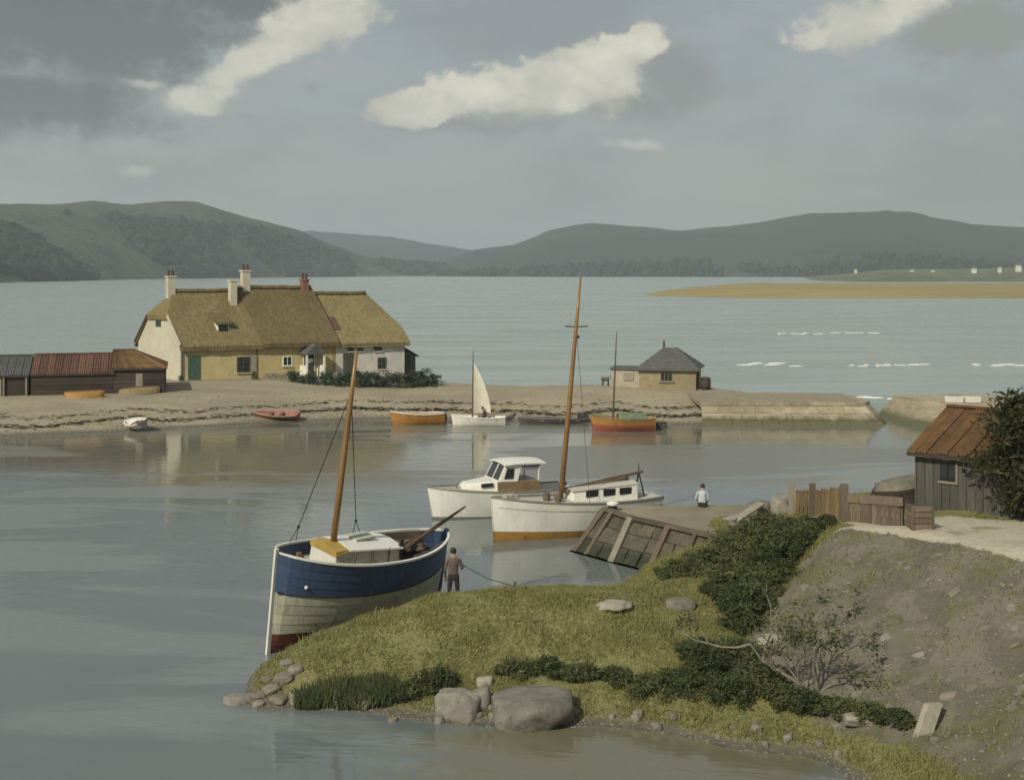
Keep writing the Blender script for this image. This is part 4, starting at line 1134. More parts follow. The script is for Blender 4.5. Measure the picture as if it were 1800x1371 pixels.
# --- blue cutter aground behind the grass bank
def blue_boat():
    b = Boat((-7.02, 37.55), (-2.5, 42.5), -.18, 6.7, 2.55, lambda t: 3.22 - 1.55 * t + 1.08 * t * t + .05 * t ** 3, lambda t: 0.02 + .18 * t + .55 * max(0, t - .8), 'canoe', heel=math.radians(-10), rake=.10, pbow=.80, pmid=.40, pstern=.62)
    r = thing('sailing_boat', 'blue and grey sailing boat aground behind the grassy bank', 'boat', b.loc)
    ed = [0, .12, .24, .34, .44, .54, .64, .73, .82, .91, 1.0]
    for i in range(10):
        m = M_red if i < 2 else M_hullgrey if i < 6 else M_blue
        for sd in (1, -1): b.band(ed[i], ed[i + 1], sd, 30, 3, .014, .035).build('strake', m, r, smooth=False)
    for sd in (1, -1):
        b.rail(.64, sd, .035, 0, wd=.03, t0=.01, t1=.97).build('rubbing_strake', M_inner, r)
        b.rail(1.0, sd, .030, .03, wd=.055, t0=.005, t1=.985).build('capping_rail', M_white, r)
    sh = b.sheer(0)
    st = MB().obox(b.loc3(-.07, -.04, 0.02), b.loc3(.05, -.04, .02) - b.loc3(-.07, -.04, 0.02), b.loc3(-.07, .04, .02) - b.loc3(-.07, -.04, .02), b.loc3(-.17, -.04, sh + .12) - b.loc3(-.07, -.04, .02)).build('stem_post', M_white, r)
    b.box(b.L - .02, b.L + .09, -.06, .06, .35, b.sheer(1) + .10).build('stern_post', M_blue, r)
    b.deck(.04, .25, .46, camber=.03).build('foredeck', M_inner, r)
    b.deck(.25, .62, .36, camber=.04).build('side_deck', M_deck, r)
    b.deck(.62, .95, .62, camber=.0).build('cockpit_floor', M_inner2, r)
    # cockpit coaming and stern seat
    for sd in (1, -1):
        rows = []
        for q in range(9):
            t = .66 + .25 * q / 8; y = sd * b.half(t) * .80; rows.append((t * b.L, y, b.sheer(t)))
        MB().slab([[b.loc3(x, y, z - .55) for x, y, z in rows], [b.loc3(x, y, z + .03) for x, y, z in rows]], b.T.to_3x3() @ Vector((0, -sd * .04, 0))).build('coaming', M_inner2, r)
        MB().slab([[b.loc3(x, y, z - .30) for x, y, z in rows], [b.loc3(x, y - sd * .3, z - .30) for x, y, z in rows]], (0, 0, .04)).build('cockpit_seat', M_inner2, r)
    # cabin trunk
    x0, x1, y0 = 1.66, 4.10, .72; zd = b.sheer(.36) - .36; zt = zd + .68
    ca = ngon_prism(b, [(x0, -y0 * .86, zd), (x0, y0 * .86, zd), (x0, y0 * .80, zt), (x0, 0, zt + .10), (x0, -y0 * .80, zt)], [(x1, -y0, zd - .18), (x1, y0, zd - .18), (x1, y0 * .94, zt - .22), (x1, 0, zt - .10), (x1, -y0 * .94, zt - .22)]).build('cabin', M_creamcabin, r)
    ngon_prism(b, [(x0 - .02, -y0 * .84, zd + .02), (x0 - .02, y0 * .84, zd + .02), (x0 - .02, y0 * .79, zt - .14), (x0 - .02, -y0 * .79, zt - .14)], [(x0 - .004, -y0 * .84, zd + .02), (x0 - .004, y0 * .84, zd + .02), (x0 - .004, y0 * .79, zt - .14), (x0 - .004, -y0 * .79, zt - .14)]).build('cabin_front', M_white, ca)
    ngon_prism(b, [(x0 - .05, -y0 * .86, zt - .13), (x0 - .05, y0 * .86, zt - .13), (x0 - .05, y0 * .82, zt + .02), (x0 - .05, 0, zt + .14), (x0 - .05, -y0 * .82, zt + .02)], [(x0 + .42, -y0 * .88, zt + .0), (x0 + .42, y0 * .88, zt + .0), (x0 + .42, y0 * .85, zt + .03), (x0 + .42, 0, zt + .13), (x0 + .42, -y0 * .85, zt + .03)]).build('cabin_brow', M_yellow, ca)
    rows = [[b.loc3(x0 + .42 + (x1 - x0 - .36) * q / 8, yy * y0 * (.90 + .1 * q / 8), zt + .03 + .11 * (1 - yy * yy) - .22 * q / 8) for yy in (-1.03, -.6, -.2, .2, .6, 1.03)] for q in range(9)]
    MB().slab(rows, (0, 0, .045)).build('coach_roof', M_white, ca)
    b.box(x0 + 1.0, x0 + 1.75, -.30, .25, zt + .06, zt + .12).build('hatch', M_hullgrey, ca)
    for xx in (x0 + .62, x0 + 1.30, x0 + 1.95):
        b.box(xx, xx + .035, y0 * .955, y0 * 1.0, zd - .1, zt - .12).build('cabin_batten', M_inner2, ca)
    b.box(x1 + .01, x1 + .05, -.28, .28, zd - .2, zt - .15).build('companionway_door', M_inner, ca)
    b.box(x1 - .04, x1 + .08, y0 * .86, y0 * .97, zd - .1, zt + .05).build('corner_post', M_inner, ca)
    # mast, shrouds with deadeyes
    mx = 1.98; foot, top = b.loc3(mx, .0, zt - .05), b.loc3(mx + .02, .02, zt + 5.85)
    ms = MB().tube([foot, foot.lerp(top, .35), foot.lerp(top, .75), top], [.098, .094, .075, .045], 12).build('mast', M_spar, r, smooth=True)
    MB().tube([foot, foot + (top - foot).normalized() * .14], [.14, .13], 12).build('mast_collar', M_inner, ms)
    for fr_, t_, sd in ((.80, .20, -1), (.78, .60, -1)):
        a = foot.lerp(top, fr_); c = b.pt(t_, 1, sd) + up(.05); k = c.lerp(a, .10)
        MB().tube([k, a], .014, 5).build('shroud', M_black, r)
        MB().ball(k, .055, 1).build('deadeye', M_black, r)
        for q in (-.09, .09):
            c2 = b.pt(t_ + q * .25, 1, sd) + up(.05); MB().tube([c2, k], .012, 5).build('lanyard', M_black, r)
    # bowsprit-like boom shipped over the stern quarter
    p0, p1 = b.loc3(4.75, .25, b.sheer(.7) - .02), b.loc3(7.75, -.25, b.sheer(1) + .62)
    MB().tube([p0, p0.lerp(p1, .6), p1], [.075, .06, .03], 8).build('boom', M_darkspar, r)
    sp = b.loc3(5.2, -.15, b.sheer(.7) - .16); MB().ball(sp, (.62, .36, .20), 3, .35, 4).build('sail_bundle', M_inner2, r, smooth=True)
    MB().ball(b.pt(.10, .735, 1, .03), .055, 2).build('hawse_fitting', M_white, r)
    MB().box(b.loc3(.75, 0, b.sheer(.1) - .22), (.12, .12, .45), .7).build('samson_post', M_spar, r)
    # mooring line from the bow down to the bank
    a = b.pt(.185, .88, 1, .02); g = hit(589, 1090); g = g + Vector((0, 0, .02))
    o = thing('mooring_line', 'taut dark mooring line from the blue hull down to the grass', 'rope', g)
    MB().tube([a, a.lerp(g, .5) + up(-.03), g], .018, 6).build('line', M_rope, o)
    MB().tube([g + up(-.2), g + up(.16)], [.04, .035], 6).build('stake', M_post, o)
    return b


BB = blue_boat()


# --- white yacht alongside the quay
def yacht():
    b = Boat((-.72, 53.0), (6.1, 56.4), 0, 7.6, 2.3, lambda t: 1.80 - 1.05 * t + .62 * t * t, lambda t: -.45, 'transom', fine=.58, rake=.14, pbow=.75, pmid=.33, pstern=.36, heel=math.radians(-1))
    r = thing('sailing_boat', 'white sailing yacht with ochre waterline and tall mast beside the quay', 'boat', b.loc)
    z2w = lambda z: (z + .45) / (1.6 + .45)
    b.hull(0, z2w(.02), m=3).build('bottom', M_ochreboot, r, smooth=True)
    b.hull(z2w(.02), z2w(.36), m=3, lap=0).build('boot_top', M_ochreboot, r, smooth=True)
    b.hull(z2w(.36), 1.0, m=6).build('hull', M_white, r, smooth=True)
    b.transom(0, 1).build('transom', M_white, r)
    for sd in (1, -1):
        b.rail(.84, sd, .022, 0, wd=.018, t0=.03).build('rubbing_strake', M_hullgrey, r)
        b.rail(1.0, sd, .028, .02, wd=.05).build('toe_rail', M_bleached, r)
    b.deck(.01, .995, .03, camber=.07).build('deck', M_deck, r)
    z = lambda x: b.sheer(x / b.L)
    x0, x1, y0 = 3.35, 6.35, .74
    ca = ngon_prism(b, [(x0, -y0 * .7, z(x0) - .05), (x0, y0 * .7, z(x0) - .05), (x0 + .12, y0 * .62, z(x0) + .42), (x0 + .12, -y0 * .62, z(x0) + .42)], [(x1, -y0, z(x1) - .05), (x1, y0, z(x1) - .05), (x1, y0 * .9, z(x1) + .66), (x1, -y0 * .9, z(x1) + .66)]).build('cabin', M_white, r)
    rows = [[b.loc3(x0 + (x1 - x0 + .08) * q / 6, yy * (y0 * (.68 + .26 * q / 6)), z(x0) + .43 + (z(x1) + .66 - z(x0) - .42) * q / 6 + .07 * (1 - yy * yy)) for yy in (-1, -.5, 0, .5, 1)] for q in range(7)]
    MB().slab(rows, (0, 0, .04)).build('coach_roof', M_deck, ca)
    for i, xx in enumerate((3.95, 4.75, 5.5)):
        yy = y0 * (.66 + .30 * (xx - x0) / (x1 - x0)) + .02; zz = z(xx) + .18 + .04 * i
        b.box(xx, xx + .55, yy - .02, yy + .035, zz, zz + .27).build('cabin_window', M_darkpane, ca)
        b.box(xx, xx + .55, -yy - .035, -yy + .02, zz, zz + .27).build('cabin_window', M_darkpane, ca)
    foot, top = b.loc3(3.05, 0, z(3.05) - .02), b.loc3(3.9, .02, z(3.05) + 9.25)
    ms = MB().tube([foot, foot.lerp(top, .4), foot.lerp(top, .8), top], [.115, .105, .075, .04], 12).build('mast', M_spar, r, smooth=True)
    k = foot.lerp(top, .775); a = b.T.to_3x3() @ Vector((.45, .9, 0)); a.normalize()
    MB().tube([k - Vector((.46, 0, -.02)), k, k + Vector((.50, .1, .02))], .03, 6).build('crosstree', M_darkspar, ms)
    MB().box(k + Vector((.07, 0, -.42)), (.13, .10, .13)).build('mast_band', M_inner, ms)
    MB().box(foot + (top - foot) * .075 + Vector((.12, -.05, 0)), (.16, .1, .14)).build('cleat', M_inner, ms)
    for t_, sd, fr_ in ((.50, 1, .775), (.50, -1, .775)):
        c = b.pt(t_, 1, sd) + up(.03); q = foot.lerp(top, fr_); MB().tube([c, q], .011, 5).build('stay', M_rope, r)
    p0, p1 = b.loc3(3.25, 0, z(3.2) + .42), b.loc3(7.0, .05, z(7) + 1.03)
    MB().tube([p0, p0.lerp(p1, .5), p1], [.06, .075, .055], 8).build('boom', M_darkspar, r)
    q0_, q1_ = b.loc3(3.3, 0, z(3.2) + .20), b.loc3(6.2, .03, z(6.2) + .86)
    # stowed sail: a lumpy roll lashed under the boom
    pts = [p0.lerp(p1, i / 10) + up(-.10 + .02 * math.sin(i * 2.1)) for i in range(9)]
    MB().tube(pts, [.10 + .03 * math.sin(i * 1.7) for i in range(9)], 9).build('stowed_sail', M_inner2, r, smooth=True)
    # gallows
    g = b.loc3(6.85, 0, z(6.8) + .97)
    for sd in (1, -1): MB().tube([b.loc3(6.9, sd * .42, z(6.9) - .02), g], .035, 6).build('gallows_leg', M_inner, r)
    MB().tube([g, g + up(.42)], [.03, .015], 6).build('gallows_post', M_inner, r)
    for xx, yy in ((2.2, .35), (2.62, .55)):
        p = b.loc3(xx, yy, z(xx)); MB().tube([p, p + up(.14), p + up(.30), p + up(.36)], [.13, .16, .15, .08], 10).build('deck_vent', M_inner2, r)
    b.box(.45, .95, -.25, .2, z(.7) + .02, z(.7) + .16).build('fore_hatch', M_hullgrey, r)
    return b


yacht()


# --- white motor cruiser
def cruiser():
    b = Boat((-3.45, 57.9), (2.5, 60.3), 0, 6.4, 2.35, lambda t: 1.40 - .75 * t + .48 * t * t, lambda t: -.4, 'transom', fine=.5, rake=.30, pbow=.8, pmid=.33, pstern=.33)
    r = thing('motor_cruiser', 'white motor cruiser with a small wheelhouse, moored behind the yacht', 'boat', b.loc)
    b.hull(0, .28, m=3).build('bottom', M_greyhull, r, smooth=True); b.hull(.28, 1.0, m=6).build('hull', M_white, r, smooth=True)
    b.transom().build('transom', M_white, r)
    for sd in (1, -1): b.rail(1.0, sd, .028, .02, wd=.05).build('rubbing_strake', M_bleached, r)
    b.deck(.01, .55, .02, camber=.06).build('foredeck', M_deck, r); b.deck(.55, .99, .5, camber=0).build('cockpit_floor', M_inner2, r)
    z = lambda x: b.sheer(x / b.L)
    fc = ngon_prism(b, [(1.2, -.35, z(1.2) - .02), (1.2, .35, z(1.2) - .02), (1.45, .32, z(1.2) + .26), (1.45, -.32, z(1.2) + .26)], [(2.75, -.78, z(2.7) - .03), (2.75, .78, z(2.7) - .03), (2.75, .72, z(2.7) + .46), (2.75, -.72, z(2.7) + .46)]).build('fore_cabin', M_white, r)
    for sd in (1, -1): MB().obox(b.loc3(2.0, sd * .60, z(2) + .14), b.T.to_3x3() @ Vector((.5, sd * .12, .03)), b.T.to_3x3() @ Vector((0, sd * .06, 0)), up(.17)).build('fore_window', M_darkpane, fc)
    wh = ngon_prism(b, [(2.72, -.85, z(2.7)), (2.72, .85, z(2.7)), (2.72, .83, z(2.7) + .42), (2.72, -.83, z(2.7) + .42)], [(4.7, -.92, z(4.7) - .02), (4.7, .92, z(4.7) - .02), (4.7, .90, z(4.7) + .46), (4.7, -.90, z(4.7) + .46)]).build('wheelhouse_side', mat('varnished_panel', (.24, .17, .095), (.18, .125, .07), 3, .5, .1, coat=.2), r)
    # windscreen frame and panes, roof on posts
    zl, zh = z(3) + .42, z(3) + 1.16
    ws = ngon_prism(b, [(2.70, -.84, zl), (2.70, .84, zl), (2.70, .84, zl + .08), (2.70, -.84, zl + .08)], [(2.80, -.84, zl), (2.80, .84, zl), (2.80, .84, zl + .08), (2.80, -.84, zl + .08)]).build('windscreen', M_white, r)
    for y in (-.82, -.02, .78): MB().beam(b.loc3(2.75, y + .02, zl), b.loc3(3.12, y * .95 + .02, zh), .06, .06).build('mullion', M_white, ws)
    for y0, y1 in ((-.76, -.06), (.06, .74)):
        MB().add([b.loc3(2.76, y0, zl + .08), b.loc3(2.76, y1, zl + .08), b.loc3(3.10, y1 * .96, zh - .03), b.loc3(3.10, y0 * .96, zh - .03)], [(0, 1, 2, 3)]).build('pane', M_darkpane, ws)
    for sd in (1, -1):
        s_ = MB().slab([[b.loc3(2.78, sd * .85, zl + .02), b.loc3(3.65, sd * .87, zl + .0)], [b.loc3(3.12, sd * .82, zh), b.loc3(3.85, sd * .84, zh)]], b.T.to_3x3() @ Vector((0, sd * .04, 0))).build('side_panel', M_white, r)
        MB().slab([[b.loc3(2.99, sd * .885, zl + .14), b.loc3(3.42, sd * .895, zl + .14)], [b.loc3(3.15, sd * .865, zh - .16), b.loc3(3.48, sd * .875, zh - .16)]], b.T.to_3x3() @ Vector((0, sd * .02, 0))).build('pane', M_darkpane, s_)
        MB().beam(b.loc3(4.66, sd * .86, z(4.6) + .4), b.loc3(4.72, sd * .84, zh), .06, .06).build('roof_post', M_white, r)
        MB().slab([[b.loc3(3.86, sd * .87, zh - .24), b.loc3(4.68, sd * .87, zh - .24)], [b.loc3(3.86, sd * .85, zh - .05), b.loc3(4.68, sd * .85, zh - .05)]], b.T.to_3x3() @ Vector((0, sd * .02, 0))).build('side_curtain', M_greyhull, r)
    rows = [[b.loc3(2.98 + 2.0 * q / 6, yy * .98, zh + .03 + .07 * (1 - yy * yy) + .05 * math.sin(q / 6 * math.pi)) for yy in (-1, -.5, 0, .5, 1)] for q in range(7)]
    MB().slab(rows, (0, 0, .05)).build('wheelhouse_roof', M_white, r)
    MB().box(b.loc3(3.6, .15, z(3.5) + .5), (.5, .55, .75)).build('helm_seat', M_inner2, r)
    b.box(1.0, 1.12, -.06, .06, z(1), z(1) + .22).build('bollard', M_bleached, r)
cruiser()


# --- small boats across the harbour
def dinghy(name, label, px0, px1, py, hullm, L=None, B=1.35, free=.6, turn=0.0, transom_m=None, flip=False, cat='boat', inner=None, zoff=0.0, heel=0.0, trim=0.0, ground=None, shape='transom', topm=None, split=None, group=None):
    a, c = P(px0, py, z=0.0), P(px1, py, z=0.0); mid = (a + c) / 2; Lw = (c - a).length
    u = Vector((math.cos(turn), math.sin(turn), 0)); L = L or Lw
    bow, st = mid - u * L / 2, mid + u * L / 2
    if flip: bow, st = st, bow
    z0 = zoff
    b = Boat((bow.x, bow.y), (st.x, st.y), z0, L, B, lambda t: free * (1.30 - .85 * t + .62 * t * t), lambda t: -.22 + .05 * t, shape, fine=.55, rake=.18, pbow=.8, pmid=.38, pstern=.42, side=-1 if flip else 1, heel=heel, trim=trim)
    r = thing(name, label, cat, b.loc, group)
    if split is None: b.hull(0, 1.0, n=20, m=6, th=.04).build('hull', hullm, r, smooth=True)
    else:
        b.hull(0, split, n=20, m=4, th=.04).build('bottom', topm, r, smooth=True); b.hull(split, 1.0, n=20, m=4, th=.04).build('hull', hullm, r, smooth=True)
    if shape == 'transom': b.transom().build('transom', transom_m or hullm, r)
    for sd in (1, -1): b.rail(1.0, sd, .03, .01, wd=.05, n=16).build('gunwale', inner or M_bleached, r)
    b.deck(.08, .97, free * .72, inset=.08, camber=0, n=10).build('bottom_boards', M_inner2, r)
    for t_ in (.32, .58, .84):
        w = b.half(t_) * .93; x = t_ * L; zz = b.sheer(t_) - .16; b.box(x - .13, x + .13, -w, w, zz, zz + .05).build('thwart', M_bleached, r)
    return b, r


b, r = dinghy('rowing_boat', 'orange rowing boat with a dark stern afloat by the beach', 690, 781, 745, M_orange, B=1.5, free=.72, turn=.12, transom_m=M_inner2, inner=M_white)
MB().box(b.loc3(b.L + .02, .1, .35), (.34, .25, .9), .1).build('outboard', M_greyhull, r)

bs, rs = dinghy('sailing_dinghy', 'white sailing dinghy with its pale sail set, off the beach', 797, 888, 747, M_white, B=1.45, free=.55, turn=-.1, inner=M_white)
mt = bs.loc3(1.35, 0, .2); mtop = mt + Vector((.05, 0, 5.05))
MB().tube([mt, mt.lerp(mtop, .6), mtop], [.055, .045, .025], 8).build('mast', M_darkspar, rs)
rows = []
for i in range(13):
    h_ = .62 + 3.55 * i / 12; w_ = 1.18 * (1 - (i / 12) ** 1.7) + .05; row = []
    for j in range(7):
        q = j / 6; row.append(mt + Vector((.07 + w_ * q, .22 * math.sin(q * math.pi) * (1 - i / 14) , h_ + .05 * q)))
    rows.append(row)
MB().slab(rows, (0, .012, 0)).build('sail', M_sail, rs, smooth=True)
MB().tube([mt + up(.55), mt + Vector((1.35, .05, .58))], .035, 6).build('boom', M_spar, rs)
b.box
b, r = dinghy('rowing_boat', 'long low grey punt with a dark stern', 915, 1034, 744, mat('dark_punt', (.11, .105, .10), (.08, .076, .074), 2.5, .7, .2), B=1.25, free=.34, turn=.05, inner=M_greyhull)
MB().box(b.loc3(b.L - .35, 0, .38), (.75, .7, .36), .1).build('stern_box', M_inner, r)
b, r = dinghy('fishing_boat', 'orange and red fishing boat with a bare mast below the hut', 1042, 1150, 757, M_orange, B=1.75, free=.82, turn=.06, inner=M_bleached, split=.55, topm=M_redhull)
mt = b.loc3(1.35, 0, .2); mtop = P(1084, 583, d=mt.y + .1)
MB().tube([mt, mt.lerp(mtop, .6), mtop], [.07, .055, .025], 8).build('mast', M_darkspar, r)
rows = [[b.loc3(1.7 + 1.9 * i / 8, yy * .72, b.sheer(.5) + .05 + .34 * (1 - abs(yy)) + .03 * math.sin(i * 1.9)) for yy in (-1, -.5, 0, .5, 1)] for i in range(9)]
MB().slab(rows, (0, 0, .02)).build('canvas_cover', M_canvas_green, r)
b, r = dinghy('tender', 'small dark grey tender tied astern of the orange fishing boat', 1134, 1170, 752, M_greyhull, B=1.0, free=.38, turn=.1, inner=M_inner)
# beached boats
def beached(name, label, px, py, L, B, hm, rz, z_add, **k):
    d = 80.0
    while d < 125:
        p = P(px, py, d=d)
        if p.z <= hz(p.x, p.y): break
        d += .1
    u = Vector((math.cos(rz), math.sin(rz), 0)); bow, st = p - u * L / 2, p + u * L / 2
    zb = hz(p.x, p.y)
    b = Boat((bow.x, bow.y), (st.x, st.y), zb + z_add, L, B, lambda t: k.get('free', .5) * (1.3 - .85 * t + .6 * t * t), lambda t: 0.0, 'transom', fine=.55, rake=.15, pbow=.8, pmid=.4, pstern=.45, heel=k.get('heel', 0), trim=k.get('trim', 0))
    r = thing(name, label, 'boat', p)
    b.hull(0, 1, n=18, m=6, th=.04).build('hull', hm, r, smooth=True); b.transom().build('transom', k.get('tm', hm), r)
    for sd in (1, -1): b.rail(1.0, sd, .03, .01, wd=.05, n=14).build('gunwale', k.get('gm', M_bleached), r)
    MB().add([b.loc3(0.1, 0, 0), b.loc3(L, -.03, -.06), b.loc3(L, .03, -.06)], [(0, 1, 2)]).build('keel', M_darkspar, r)
    if not k.get('over'):
        for t_ in (.35, .6): w = b.half(t_) * .9; b.box(t_ * L - .12, t_ * L + .12, -w, w, k.get('free', .5) * .7, k.get('free', .5) * .7 + .05).build('thwart', M_darkspar, r)
    return b, r
beached('rowing_boat', 'red rowing boat lying tilted on the beach', 487, 737, 3.3, 1.25, M_redhull, -.18, .0, heel=math.radians(-14), free=.42, tm=M_redhull, gm=M_palestone)
beached('rowing_boat', 'white dinghy drawn up at the edge of the beach', 243, 757, 2.1, 1.15, M_white, -.75, .05, heel=math.radians(-24), free=.5, trim=math.radians(-6), tm=M_greyhull, gm=M_white)
# two upturned ochre skiffs by the sheds: keel up
for px_, py_, L_, lab in ((148, 705, 2.9, 'ochre skiff lying keel up against the long tarred shed'), (243, 699, 3.2, 'ochre skiff lying keel up before the bright rusty roofed shed')):
    p = P(px_, py_, z=1.25); p.z = hz(p.x, p.y)
    r = thing('upturned_skiff', lab, 'boat', p)
    b = Boat((p.x - L_ / 2, p.y - .15), (p.x + L_ / 2, p.y + .3), p.z, L_, 1.25, lambda t: -.02, lambda t: .50 - .10 * (1 - t), 'canoe', rake=0, pbow=.8, pmid=.4, pstern=.7)
    ed = [0, .25, .5, .75, 1.0]
    for i in range(4):
        for sd in (1, -1): b.band(ed[i], ed[i + 1], sd, 14, 2, .012, .02).build('strake', M_ochreboot if px_ < 200 else mat('skiff_ochre', (.27, .20, .10), (.20, .15, .08), 3, .7, .3), r)
    MB().beam(b.loc3(.1, 0, .42), b.loc3(L_ - .1, 0, .53), .05, .09).build('keel', M_darkspar, r)


# ------------------------------------------------------------------ stone slip and quay on the near side
ZQ = 1.5
QT = [P(1065, 895, z=ZQ), P(1110, 911, z=ZQ), P(1180, 926, z=ZQ), P(1243, 941, z=ZQ), P(1290, 950, z=ZQ)]
QB = [P(1004, 966, z=0), P(1072, 985, z=0), P(1140, 1002, z=0), P(1206, 1018, z=0), P(1262, 1030, z=0)]
quay = thing('quay', 'old stone quay with a leaning weedy revetment and timber ribs', 'quay', QB[0])
QBK = [QT[0] + Vector((.15, .35, 0)), P(1150, 889.0, z=ZQ), P(1290, 887.5, z=ZQ), P(1400, 884, z=ZQ), P(1480, 880, z=ZQ)]
MB().slab([[q + up(.0) for q in QT], [q + up(.0) for q in QBK]], (0, 0, 2.2)).build('core', M_quaytop, quay)
# sloping stone panels, each its own slab, in two courses
for i in range(4):
    nsub = 3 if i < 3 else 2
    for k in range(nsub):
        for r in range(3):
            a0, a1 = k / nsub + .008, (k + 1) / nsub - .008; r0, r1 = (r / 3 + .008, (r + 1) / 3 - .008)
            def pt(a, w):
                t_, b_ = QT[i].lerp(QT[i + 1], a) + up(-.02), QB[i].lerp(QB[i + 1], a); return b_.lerp(t_, w)
            nrm = (QT[i + 1] - QT[i]).cross(up(1)).normalized(); nrm = nrm if nrm.y < 0 else -nrm
            o_ = nrm * random.uniform(-.03, .05)
            rows = [[pt(a0 + (a1 - a0) * x / 4, r0 + (r1 - r0) * y / 3) + o_ + nrm * (.05 * noise.noise((x + i * 5 + k * 3, y + r * 4, 1.5))) for x in range(5)] for y in range(4)]
            MB().slab(rows, nrm * .30).build('stone_panel', M_quay, quay)
MB().slab([[q + up(-.0) for q in QB], [q + Vector((0, -.25, -.9)) for q in QB]], Vector((-.1, -.3, 0)) * -1).build('toe', M_quay, quay)
# end face towards the yacht
MB().slab([[QB[0] + up(-.6), QBK[0] + Vector((-.3, .9, -2.1))], [QT[0] + up(-.01), QBK[0] + up(-.01)]], (.25, -.1, 0)).build('end_face', M_quay, quay)
# timber ribs down the slope and a capping beam
for f_, w_ in ((.03, .20), (.35, .16), (1.02, .26), (1.98, .22), (2.75, .16), (3.25, .14)):
    i = min(3, int(f_)); a = f_ - i; t_, b_ = QT[i].lerp(QT[i + 1], a), QB[i].lerp(QB[i + 1], a)
    MB().beam(b_ + Vector((-.10, -.16, -.3)), t_ + Vector((-.06, -.10, .05)), w_, .18, up=(-.5, -.6, .6)).build('rib', M_post if f_ != 1.02 else M_bleached, quay)
for i in range(4): MB().beam(QT[i] + Vector((-.03, -.05, .04)), QT[i + 1] + Vector((-.03, -.05, .04)), .26, .12).build('capping_beam', M_post, quay)
# bollard on the quay corner
p = P(1077, 897, z=ZQ); o = thing('mooring_bollard', 'small white topped iron bollard on the quay corner', 'bollard', p)
MB().tube([p + up(-.02), p + up(.14), p + up(.22)], [.20, .17, .20], 14).build('base', M_black, o)
MB().tube([p + up(.22), p + up(.30), p + up(.36)], [.23, .24, .12], 14).build('cap', M_white, o)

# rubble and pale slabs behind the quay
for i, (px, py, w, h) in enumerate(((1300, 884, 1.0, .5), (1335, 874, 1.3, .75), (1370, 870, 1.1, .85), (1352, 892, .9, .45), (1400, 880, 1.0, .7), (1318, 900, .7, .35))):
    rock(px, py, w, h, 'grey brown boulder in the rubble heap behind the quay', 'boulders heaped behind the quay', M_stone if i % 2 else M_rock, seed=40 + i, rz=i * .8, ground=Vector((P(px, py, d=47.5).x, 47.5 - .12 * (i % 3), max(gz(P(px, py, d=47.5).x, 47.5), 1.45) - .05)))
for i, (px0, py0, px1, py1, w, lab) in enumerate(((1292, 915, 1338, 884, .30, 'long bleached plank leaning on the rubble heap'), (1282, 912, 1300, 906, .45, 'short broken bleached plank at the foot of the rubble heap'))):
    a, b_ = P(px0, py0, d=45.6), P(px1, py1, d=46.6); a.z = max(a.z, gz(a.x, a.y) + .05)
    o = MB().beam(a, b_, w, .06, up=(-.3, -.5, .8)).build('plank', M_palestone, loc=a); tag(o, lab, 'plank', None)

# ------------------------------------------------------------------ fence by the path
def board_fence():
    a0 = P(1391, 902, d=43.0); a1 = P(1482, 912, d=41.0); a2 = P(1587, 934, d=39.5)
    def g(p): return Vector((p.x, p.y, gz(p.x, p.y)))
    a0, a1, a2 = g(a0), g(a1), g(a2)
    def zat(p, py): return H - (py - HY) * p.y / F
    r = thing('board_fence', 'ochre board fence with three tall weathered posts beside the path', 'fence', a0)
    for px_, q, py, w in ((1391, a0, 846, .24), (1426, a0.lerp(a1, .40), 849, .20), (1482, a1, 850, .26)):
        top = zat(q, py); MB().obox(q + Vector((-w / 2, -.16, -.4)), (w, 0, 0), (.03, .16, 0), up(top - q.z + .4)).build('post', M_post if px_ > 1400 else M_bleached, r)
    n = 12
    for i in range(n):
        f0, f1 = (i + .02) / n, (i + .98) / n; p0, p1 = a0.lerp(a1, f0), a0.lerp(a1, f1); q = a0.lerp(a1, (i + .5) / n)
        py = 864 + (855 - 864) * (i / n); gapx = .0 if i > 3 else random.uniform(.0, .05)
        top = zat(q, py) + random.uniform(-.04, .03); d_ = (p1 - p0) * (1 - gapx * 4)
        MB().obox(Vector((p0.x, p0.y, min(p0.z, p1.z) - .15)), Vector((d_.x, d_.y, 0)), (.012, .03, 0), up(top - min(p0.z, p1.z) + .15)).build('board', M_fence_ochre, r)
    for h_ in (.28, .78): MB().beam(a0 + Vector((.05, .09, h_)), a1 + Vector((0, .09, h_)), .05, .11).build('rail', M_post, r)
    r = thing('board_fence', 'lower brown board fence with a broad top plank beside the path', 'fence', a1)
    n = 11; s0 = a1.lerp(a2, .04)
    for i in range(n):
        p0, p1 = s0.lerp(a2, (i + .04) / n), s0.lerp(a2, (i + .96) / n); q = s0.lerp(a2, (i + .5) / n); top = zat(q, 882 + 12 * i / n) + random.uniform(-.01, .01)
        MB().obox(Vector((p0.x, p0.y, min(p0.z, p1.z) - .15)), Vector((p1.x - p0.x, p1.y - p0.y, 0)), (.012, .03, 0), up(top - min(p0.z, p1.z) + .15)).build('board', M_fence_brown, r)
    t0, t1 = Vector((s0.x, s0.y, zat(s0, 873))), Vector((a2.x, a2.y, zat(a2, 880)))
    MB().beam(t0 + Vector((0, -.02, -.03)), t1 + Vector((0, -.02, -.03)), .05, .26).build('top_plank', M_fence_brown, r)
    for q, py, w in ((s0 + Vector((.05, 0, 0)), 866, .10), (s0.lerp(a2, .5), 870, .12), (a2, 868, .13)):
        MB().obox(q + Vector((-w / 2, .05, -.4)), (w, 0, 0), (0, w, 0), up(zat(q, py) - q.z + .4)).build('post', M_black if q is a2 else M_post, r)
board_fence()
p = hit(1616, 928); o = thing('wooden_crate', 'brown wooden crate at the end of the fence below the shed', 'crate', p)
